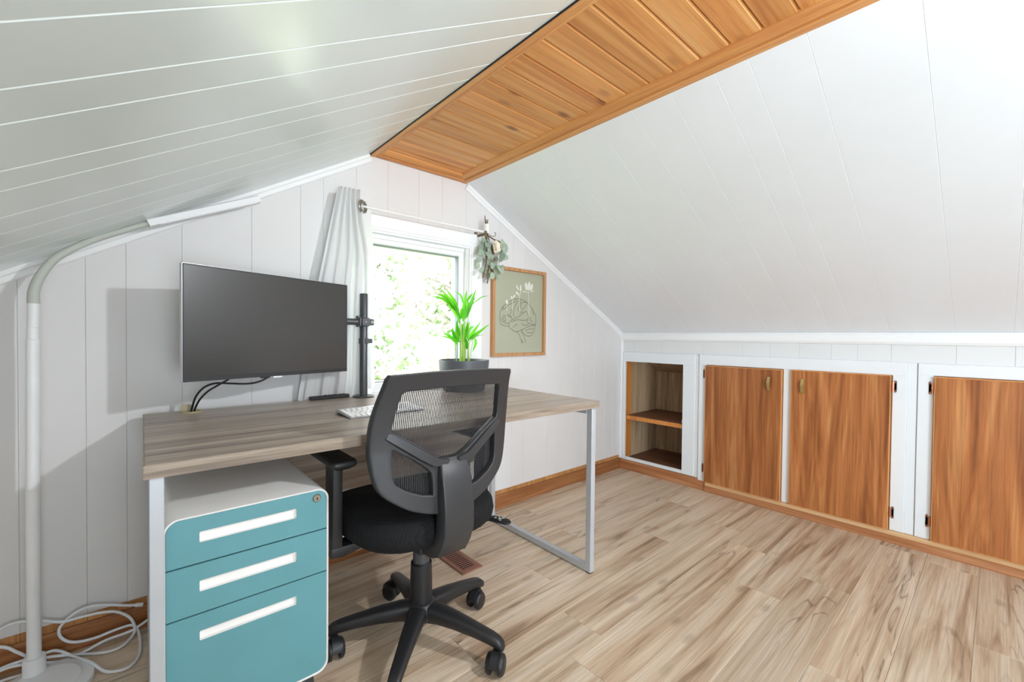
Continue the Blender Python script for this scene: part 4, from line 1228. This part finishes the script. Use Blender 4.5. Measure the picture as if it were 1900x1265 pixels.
DK = [[(-1.251, 1.083), (-1.26, 1.107), (-1.261, 1.135), (-1.25, 1.167), (-1.224, 1.194), (-1.186, 1.217), (-1.138, 1.235), (-1.093, 1.237), (-1.047, 1.225), (-1.01, 1.2), (-.978, 1.168), (-.961, 1.135), (-.958, 1.105), (-.966, 1.075), (-.973, 1.045), (-.992, 1.02), (-1.013, 1.013), (-1.044, 1.016), (-1.07, 1.036), (-1.085, 1.054)],
      [(-1.251, 1.083), (-1.227, 1.073), (-1.189, 1.072), (-1.187, 1.086), (-1.17, 1.106), (-1.131, 1.122), (-1.092, 1.138), (-1.071, 1.153), (-1.087, 1.16), (-1.099, 1.145)], [(-1.189, 1.072), (-1.179, 1.06), (-1.15, 1.044), (-1.12, 1.039), (-1.07, 1.054), (-1.029, 1.07), (-.966, 1.082)],
      [(-1.229, 1.192), (-1.238, 1.167), (-1.219, 1.175), (-1.196, 1.194), (-1.152, 1.214), (-1.12, 1.227)], [(-1.103, 1.231), (-1.128, 1.208), (-1.147, 1.179), (-1.151, 1.15), (-1.146, 1.125)], [(-1.093, 1.232), (-1.098, 1.21), (-1.112, 1.184), (-1.112, 1.162)], [(-1.087, 1.178), (-1.092, 1.206), (-1.067, 1.221), (-1.042, 1.217), (-1.052, 1.194), (-1.082, 1.167)],
      [(-1.071, 1.153), (-1.046, 1.165), (-1.03, 1.147), (-1.025, 1.129), (-1.035, 1.103), (-1.008, 1.089), (-.966, 1.086)], [(-1.161, 1.114), (-1.18, 1.127), (-1.2, 1.135), (-1.185, 1.138), (-1.166, 1.124)], [(-1.228, 1.136), (-1.237, 1.118), (-1.223, 1.101), (-1.214, 1.108), (-1.223, 1.126), (-1.216, 1.136)], [(-1.247, 1.121), (-1.244, 1.104), (-1.223, 1.091), (-1.189, 1.088)], [(-1.176, 1.174), (-1.171, 1.156), (-1.18, 1.141)],
      [(-1.17, 1.096), (-1.121, 1.111), (-1.071, 1.109), (-1.03, 1.114)], [(-1.155, 1.064), (-1.126, 1.082), (-1.118, 1.086)], [(-1.081, 1.091), (-1.06, 1.08), (-1.019, 1.085)], [(-.994, 1.186), (-.988, 1.16), (-.972, 1.146)], [(-1.049, 1.047), (-1.018, 1.055), (-.976, 1.06)], [(-1.044, 1.036), (-1.008, 1.033), (-.987, 1.037)], [(-1.004, 1.133), (-1.009, 1.111), (-.987, 1.101)],
      [(-1.12, 1.036), (-1.1, 1.018), (-1.089, .992), (-1.074, .97)], [(-1.09, 1.04), (-1.064, 1.018), (-1.054, .992), (-1.046, .97)], [(-1.082, .989), (-1.069, .97)]]
WHT = [[(-1.022, 1.133), (-1.02, 1.181), (-1.024, 1.24), (-1.027, 1.284)], [(-1.102, 1.166), (-1.105, 1.213), (-1.103, 1.257), (-1.094, 1.279)], [(-1.103, 1.257), (-1.133, 1.272)], [(-1.159, 1.167), (-1.159, 1.21), (-1.162, 1.238)], [(-1.205, 1.162), (-1.205, 1.193)], [(-1.172, 1.234), (-1.148, 1.25)], [(-1.027, 1.284), (-1.058, 1.284)], [(-1.022, 1.284), (-.996, 1.292)], [(-1.027, 1.284), (-1.03, 1.305)], [(-1.094, 1.279), (-1.085, 1.30)]]
def ribbon(lines, r, y):
    mb = MB()
    for l in lines:
        P = [Vector((p.x, p.y, 0)) for p in spline([(a, b, 0) for a, b in l], 4)]
        A, B = [], []
        for i, p in enumerate(P):
            d = (P[min(i+1, len(P)-1)]-P[max(0, i-1)]).normalized()
            A.append((p.x-d.y*r, y, p.y+d.x*r))
            B.append((p.x+d.y*r, y, p.y-d.x*r))
        mb.loft([A, B], caps=False, closed=False)
    return mb
drw = mk('art_drawing', ribbon(DK, 0.0015, -0.0104), 'ink', pc_)
mk('art_flowers', ribbon(WHT, 0.0014, -0.0106), 'white_ink', pc_)
pe = MB()
for (x, z, w, h, a) in ((-1.046, 1.318, 0.024, 0.050, 15), (-1.022, 1.322, 0.026, 0.055, -5), (-1.000, 1.316, 0.022, 0.048, -20), (-1.120, 1.305, 0.010, 0.036, 35), (-1.094, 1.306, 0.012, 0.040, -5), (-1.122, 1.272, 0.010, 0.03, 60), (-1.148, 1.252, 0.010, 0.026, -50), (-1.168, 1.243, 0.010, 0.02, 20), (-1.206, 1.214, 0.018, 0.026, 20), (-1.062, 1.286, 0.006, 0.024, 80), (-0.99, 1.293, 0.006, 0.024, -70)):
    pts = []
    for k in range(10):
        t = 2*math.pi*k/10
        u, v_ = w/2*math.cos(t), h/2*math.sin(t)
        c_, s_ = math.cos(R(a)), math.sin(R(a))
        pts.append((x+u*c_-v_*s_, -0.0107, z+u*s_+v_*c_))
    pe.add(pts, [tuple(range(10))])
mk('art_petals', pe, 'white_ink', pc_)

# ------------------------------------------------------------------ curtain and rod
RZ = 1.577
rd = thing('curtain_rod', 'thin white curtain rod across the top of the window', 'curtain rod', (-1.84, -0.08, RZ))
mk('rod', MB().tube([(-2.150, -0.080, RZ), (-1.70, -0.080, RZ-0.0005)], 0.0046, 12).tube([(-1.72, -0.080, RZ-0.0005), (-1.434, -0.080, RZ-0.001)], 0.0054, 12), 'trim_white', rd, smooth=50)
for x in (-1.437,):
    mk('rod_bracket', MB().box(x-0.011, x+0.011, -0.0005, -0.006, RZ-0.04, RZ+0.012, 0.002).box(x-0.008, x+0.008, -0.006, -0.088, RZ-0.016, RZ-0.0075, 0.001).box(x-0.008, x+0.008, -0.088, -0.092, RZ-0.030, RZ+0.004, 0.001), 'stalk', rd)
def interp(tab, z):
    for (z0, a), (z1, b) in zip(tab[:-1], tab[1:]):
        if z0 >= z >= z1:
            return a+(b-a)*(z0-z)/(z0-z1)
    return tab[-1][1] if z < tab[-1][0] else tab[0][1]
TL_ = [(1.64, -2.232), (1.237, -2.312), (0.76, -2.382), (0.05, -2.40)]
TR_ = [(1.64, -2.150), (1.577, -2.146), (1.38, -2.105), (0.76, -2.078), (0.05, -2.04)]
rc = random.Random(11)
ph = [rc.uniform(0, 6.28) for _ in range(6)]
NS, NZ = 90, 46
def cur(s, z):
    t = (1.64-z)/1.6
    xl, xr = interp(TL_, z), interp(TR_, z)
    x = xl+(xr-xl)*s
    amp = 0.020*(1-min(1, t*1.9)) + 0.012*min(1, t*1.9)
    if z < 0.76:
        amp = 0.0085
    yc = interp([(1.64, -0.079), (1.30, -0.075), (0.80, -0.055), (0.70, -0.031), (0.05, -0.036)], z)
    fr = 4.6
    y = yc+amp*math.sin(2*math.pi*fr*s+1.2)+amp*0.35*math.sin(2*math.pi*2.3*s*1.7+ph[1]+z*1.3)
    y += 0.004*math.sin(9*z+7*s)*(1 if z > 0.8 else 0)
    x += 0.008*math.sin(2*math.pi*fr*s*2+ph[2])*min(1, t*3)
    return (x, y, z)
gr_ = []
for i in range(NZ+1):
    z = 1.640-(1.640-0.045)*i/NZ
    gr_.append([cur(j/NS, z - (0.012*math.sin(9*j/NS+2) if i == NZ else 0) + (0.004*math.sin(2*math.pi*4.6*j/NS) if i == 0 else 0)) for j in range(NS+1)])
cu = thing('curtain', 'white gathered curtain panel pushed to the left of the window', 'curtain', (-2.2, -0.05, 0.045))
mk('curtain_fabric', MB().loft(gr_, caps=False, closed=False), 'curtain', cu, smooth=80)
fp = []
for i in range(NZ+1):
    z = 1.620-(1.620-0.77)*i/NZ
    t = (1.62-z)/0.85
    x0 = -2.152+0.05*t**0.7
    x1 = interp([(1.62, -2.092), (1.38, -2.071), (0.76, -2.060)], z)
    fp.append([(x0+(x1-x0)*k/8, -0.069+0.012*t+0.008*math.sin(3.0*k/8+4*z)*min(1, t*2)-(0.004*(k/8)), z) for k in range(9)])
mk('curtain_edge_fold', MB().loft(fp, caps=False, closed=False), 'curtain', cu, smooth=80)
def torus(c, r, rr, n=28, m=8, axis=(0, 1, 0), sq=1.0, ang=0.0):
    pts = []
    for k in range(n+1):
        a = 2*math.pi*k/n
        pts.append(Vector((r*math.cos(a)*sq, 0, r*math.sin(a))))
    Rm = Matrix.Rotation(ang, 3, 'Z')
    return MB().tube([Vector(c)+Rm @ p for p in pts], rr, m, caps=False)
mk('grommet', torus((-2.136, -0.088, RZ-0.004), 0.026, 0.0044, ang=R(40)), 'nickel', cu, smooth=60)
mk('grommet', torus((-2.129, -0.092, RZ-0.006), 0.024, 0.0036, ang=R(38)), 'nickel', cu, smooth=60)

# ------------------------------------------------------------------ dried bouquet on the rod's right end
bq_ = thing('dried_bouquet', 'upside-down dried eucalyptus bunch with a cream rose hanging from the rod end', 'bouquet', (-1.405, -0.055, 1.59))
for i, (dx, h, dy) in enumerate(((-0.010, 1.672, 0), (-0.004, 1.650, -0.006), (0.002, 1.642, 0.004), (0.008, 1.655, -0.003), (0.012, 1.640, 0.005), (-0.001, 1.660, 0.007))):
    mk('dry_stem', MB().tube(spline([(-1.408+dx, -0.058+dy, h), (-1.407+dx*0.6, -0.058+dy, 1.60), (-1.400+dx*1.6, -0.060+dy, 1.53), (-1.395+dx*4, -0.062+dy*2, 1.45)], 4), 0.0024, 6), 'stalk', bq_, smooth=60)
mk('ribbon_wrap', MB().lathe([(0.013, 1.578), (0.0135, 1.60), (0.0125, 1.629), (0.0, 1.629)], (-1.405, -0.058, 0), 16), 'ribbon', bq_, smooth=40)
mk('curled_tendril', MB().tube(spline([(-1.39, -0.06, 1.575), (-1.378, -0.065, 1.566), (-1.362, -0.07, 1.566), (-1.350, -0.07, 1.575), (-1.351, -0.07, 1.586), (-1.358, -0.07, 1.588)], 5), 0.0018, 6), 'stalk', bq_, smooth=60)
for l in ([(-1.40, 1.52), (-1.409, 1.424), (-1.42, 1.375), (-1.435, 1.33)], [(-1.39, 1.40), (-1.398, 1.35), (-1.396, 1.325), (-1.401, 1.302)], [(-1.385, 1.52), (-1.362, 1.47), (-1.344, 1.439)], [(-1.395, 1.565), (-1.35, 1.55), (-1.312, 1.544), (-1.30, 1.515)], [(-1.37, 1.515), (-1.36, 1.48), (-1.35, 1.43)]):
    mk('dry_stem', MB().tube(spline([(x, -0.062, z) for x, z in l], 5), 0.0036, 6), 'stalk', bq_, smooth=60)
rq = random.Random(5)
def disc(c, r, ry, tilt, spin, cup=0.25):
    pts = [Vector((0, 0, -cup*r*0.4))]
    n = 12
    for k in range(n):
        a = 2*math.pi*k/n
        e = 1.0+0.12*math.cos(a)
        pts.append(Vector((r*math.cos(a)*e, ry*math.sin(a), cup*r*0.3*math.cos(2*a))))
    Rm = Matrix.Rotation(spin, 3, 'Y') @ Matrix.Rotation(tilt, 3, 'X') @ Matrix.Rotation(R(90), 3, 'X')
    mb = MB()
    mb.add([Vector(c)+Rm @ p for p in pts], [(0, 1+k, 1+(k+1) % n) for k in range(n)])
    return mb
eu = [(-1.419, 1.528, .034, .014), (-1.386, 1.524, .032, .014), (-1.43, 1.505, .022, .014), (-1.45, 1.488, .020, .024), (-1.452, 1.468, .022, .016), (-1.437, 1.461, .018, .020), (-1.474, 1.455, .016, .008), (-1.416, 1.50, .013, .034), (-1.40, 1.495, .014, .030), (-1.409, 1.465, .012, .030), (-1.45, 1.425, .020, .015), (-1.457, 1.398, .013, .018), (-1.464, 1.368, .015, .018),
      (-1.394, 1.43, .016, .014), (-1.385, 1.451, .018, .014), (-1.318, 1.522, .020, .036), (-1.306, 1.500, .022, .034), (-1.325, 1.488, .024, .020), (-1.30, 1.462, .034, .022), (-1.325, 1.450, .026, .030), (-1.342, 1.440, .020, .020), (-1.345, 1.408, .022, .034), (-1.335, 1.385, .022, .030), (-1.382, 1.366, .030, .018), (-1.362, 1.352, .030, .016), (-1.380, 1.345, .018, .020), (-1.322, 1.390, .012, .022), (-1.318, 1.345, .016, .012), (-1.394, 1.397, .014, .020), (-1.385, 1.42, .012, .022), (-1.34, 1.37, .024, .020), (-1.42, 1.455, .014, .022)]
for i, (x, z, a, b) in enumerate(eu):
    mk('eucalyptus_leaf', disc((x, -0.068+rq.uniform(-0.03, 0.022), z), a, b, rq.uniform(-0.6, 0.6), rq.uniform(-0.4, 0.4)), 'euca', bq_, smooth=70)
rs_ = MB()
for k in range(9):
    a = k*2.4
    r_ = 0.004+0.0022*k
    rs_.v, rs_.f = rs_.v, rs_.f
    d_ = disc((-1.360+r_*math.cos(a), -0.096+0.001*k, 1.506+r_*math.sin(a)), 0.012+0.001*k, 0.012+0.001*k, 0.5*math.sin(a), 0.3*math.cos(a), 0.8)
    rs_.add(d_.v, d_.f)
mk('dried_rose', rs_, 'rose', bq_, smooth=70)

# ------------------------------------------------------------------ floor lamp and its cord
LX, LY = -3.132, -0.100
lp_ = thing('floor_lamp', 'white floor lamp with grey gooseneck and flat bar head, in the left corner', 'lamp', (-3.11, -0.180, 0))
mk('lamp_base', MB().lathe([(0.0, 0.0), (0.112, 0.0), (0.113, 0.006), (0.110, 0.014), (0.085, 0.019), (0.082, 0.021), (0.0, 0.023)], (-3.110, -0.180, 0), 48), 'lamp_white', lp_, smooth=30)
mk('base_collar', MB().lathe([(0.025, 0.015), (0.0245, 0.062), (0.023, 0.066), (0.0, 0.066)], (LX, LY, 0), 28), 'lamp_white', lp_, smooth=40)
tp_ = Vector((-3.127, LY, 1.096))
mk('lower_pole', MB().tube([(LX, LY, 0.06), (LX+0.0005, LY, 0.555)], 0.0157, 24), 'lamp_white', lp_, smooth=40)
mk('middle_pole', MB().tube([(LX+0.0005, LY, 0.5553), (LX+0.003, LY, 0.990)], 0.0152, 24), 'lamp_white', lp_, smooth=40)
mk('upper_pole', MB().tube([(LX+0.003, LY, 0.9905), (LX+0.005, LY, 1.096)], 0.0132, 24), 'lamp_white', lp_, smooth=40)
mk('lamp_button', MB().lathe([(0.0, -0.0022), (0.006, -0.0022), (0.0065, 0.0)], (LX+0.0085, LY-0.0124, 1.030), 16, 'Y'), 'lamp_white', lp_, smooth=40)
neck = [(-3.127, LY, 1.094), (-3.126, LY, 1.13), (-3.113, LY, 1.175), (-3.085, LY, 1.225), (-3.045, LY, 1.263), (-2.993, LY, 1.300), (-2.93, LY, 1.336), (-2.868, LY, 1.369), (-2.855, LY, 1.376)]
nk = spline(neck, 5)
mk('gooseneck', MB().tube(nk, [0.0138-0.0052*min(1, i/(len(nk)*0.75)) for i in range(len(nk))], 16), 'neck_grey', lp_, smooth=60)
lb = MB()
dirv = Vector((-2.541+2.868, 0, 1.517-1.369)).normalized()
upv = Vector((-dirv.z, 0, dirv.x))
O_ = Vector((-2.868, LY, 1.369))
Lb = 0.356
lb.loft([[O_+dirv*s+upv*b+Vector((0, a, 0)) for a, b in ((-0.018, -0.012), (0.018, -0.012), (0.018, 0.008), (0.012, 0.012), (-0.012, 0.012), (-0.018, 0.008))] for s in (0, Lb)])
hd = mk('light_bar', lb, 'lamp_white', lp_)
mk('light_diffuser', MB().loft([[O_+dirv*s+upv*b+Vector((0, a, 0)) for a, b in ((-0.013, -0.0135), (0.013, -0.0135), (0.013, -0.012), (-0.013, -0.012))] for s in (0.03, Lb-0.01)]), 'key_white', hd)
cord = [(-2.90, -0.036, 0.094), (-2.927, -0.029, 0.100), (-2.987, -0.028, 0.125), (-3.025, -0.028, 0.132), (-3.056, -0.028, 0.122), (-3.08, -0.028, 0.101), (-3.087, -0.032, 0.086), (-3.082, -0.037, 0.066), (-3.064, -0.042, 0.047), (-3.037, -0.045, 0.037), (-2.999, -0.046, 0.034), (-2.967, -0.045, 0.037), (-2.927, -0.044, 0.038), (-2.908, -0.046, 0.032), (-2.897, -0.054, 0.013), (-2.893, -0.105, 0.005), (-2.893, -0.139, 0.005), (-2.896, -0.178, 0.005), (-2.911, -0.214, 0.005), (-2.938, -0.224, 0.005), (-2.975, -0.204, 0.008), (-3.007, -0.154, 0.020), (-3.047, -0.076, 0.010), (-3.079, -0.050, 0.027), (-3.097, -0.047, 0.037), (-3.114, -0.047, 0.038), (-3.129, -0.047, 0.04), (-3.164, -0.047, 0.038), (-3.207, -0.047, 0.035), (-3.32, -0.05, 0.012)]
pcd = thing('power_cord', 'white cord looped on the floor behind the lamp, by the left desk leg', 'cable', (-3.05, -0.06, 0))
mk('cord', MB().tube(spline(cord, 7), 0.0042, 10), 'cord_white', pcd, smooth=60)
mk('cord_plug', MB().tube([(-2.905, -0.0355, 0.095), (-2.884, -0.038, 0.090)], 0.0062, 10), 'cord_white', pcd, smooth=50)
cord2 = [(-3.34, -0.03, 0.06), (-3.26, -0.028, 0.115), (-3.209, -0.028, 0.141), (-3.177, -0.028, 0.148), (-3.13, -0.030, 0.135), (-3.08, -0.036, 0.113), (-3.038, -0.037, 0.111), (-2.993, -0.037, 0.106), (-2.954, -0.038, 0.094), (-2.92, -0.046, 0.066), (-2.906, -0.056, 0.032), (-2.913, -0.065, 0.010), (-2.94, -0.099, 0.006), (-2.978, -0.098, 0.005), (-3.036, -0.064, 0.006), (-3.085, -0.058, 0.022), (-3.126, -0.056, 0.03), (-3.159, -0.055, 0.03), (-3.207, -0.056, 0.034), (-3.32, -0.07, 0.006)]
mk('cord', MB().tube(spline(cord2, 7), 0.0042, 10), 'cord_white', pcd, smooth=60)
cord3 = [(-2.864, -0.045, 0.040), (-2.906, -0.056, 0.026), (-2.934, -0.056, 0.022), (-2.98, -0.056, 0.020), (-3.037, -0.056, 0.005), (-3.085, -0.060, 0.005), (-3.113, -0.062, 0.005), (-3.162, -0.064, 0.005), (-3.206, -0.060, 0.005), (-3.30, -0.08, 0.005)]
mk('cord', MB().tube(spline(cord3, 7), 0.0042, 10), 'cord_white', pcd, smooth=60)
cord4 = [(-3.30, -0.028, 0.12), (-3.209, -0.030, 0.091), (-3.176, -0.037, 0.065), (-3.154, -0.046, 0.046), (-3.129, -0.060, 0.027), (-3.102, -0.064, 0.012), (-3.07, -0.07, 0.005)]
mk('cord', MB().tube(spline(cord4, 7), 0.0042, 10), 'cord_white', pcd, smooth=60)

# ------------------------------------------------------------------ floor register and clear deflector
vx0, vx1, vy0, vy1 = -1.843, -1.735, -0.452, -0.185
vt = thing('floor_register', 'brown metal floor vent with a row of slots, on the floor under the desk', 'vent', ((vx0+vx1)/2, (vy0+vy1)/2, 0))
rf = MB()
ix0, ix1, iy0, iy1 = vx0+0.020, vx1-0.020, vy0+0.022, vy1-0.022
for q in ([(vx0, vy0), (vx1, vy0), (ix1, iy0), (ix0, iy0)], [(vx1, vy0), (vx1, vy1), (ix1, iy1), (ix1, iy0)], [(vx1, vy1), (vx0, vy1), (ix0, iy1), (ix1, iy1)], [(vx0, vy1), (vx0, vy0), (ix0, iy0), (ix0, iy1)]):
    rf.slab(q, (0, 0, 0), (1, 0, 0), (0, 1, 0), (0, 0, 1), 0.0062, 0.001, 0.0004)
mk('register_frame', rf, 'brown_metal', vt)
mk('duct', MB().box(ix0, ix1, iy0, iy1, 0.0003, 0.0008), 'duct', vt)
ns = 16
for k in range(ns):
    y = iy0+(iy1-iy0)*(k+0.5)/ns
    mk('register_slat', MB().box(ix0-0.001, ix1+0.001, y-0.0030, y+0.0030, 0.0030, 0.0050, 0.0005), 'brown_metal', vt)
df = thing('air_deflector', 'clear plastic air deflector over the back of the floor vent', 'deflector', (-1.79, -0.21, 0.005))
arc = [(vy1-0.005-0.075*(1-math.cos(R(a))), 0.0055+0.075*math.sin(R(a))) for a in range(0, 91, 15)]
mk('deflector_shield', MB().loft([[(x, y, z) for x in (-1.875, -1.700)] for y, z in arc], caps=False, closed=False).loft([[(x, y+0.0015, z+0.001) for x in (-1.875, -1.700)] for y, z in arc], caps=False, closed=False), 'acrylic', df, smooth=60)
for x in (-1.875, -1.702):
    mk('deflector_side', MB().slab([(p[0], p[1]) for p in arc]+[(vy1-0.08, 0.0055)], (x, 0, 0), (0, 1, 0), (0, 0, 1), (1, 0, 0), 0.002), 'acrylic', df)
for x in (-1.872, -1.703):
    mk('deflector_clip', MB().box(x-0.004, x+0.004, vy1-0.095, vy1-0.080, 0.0005, 0.022, 0.001), 'acrylic', df)
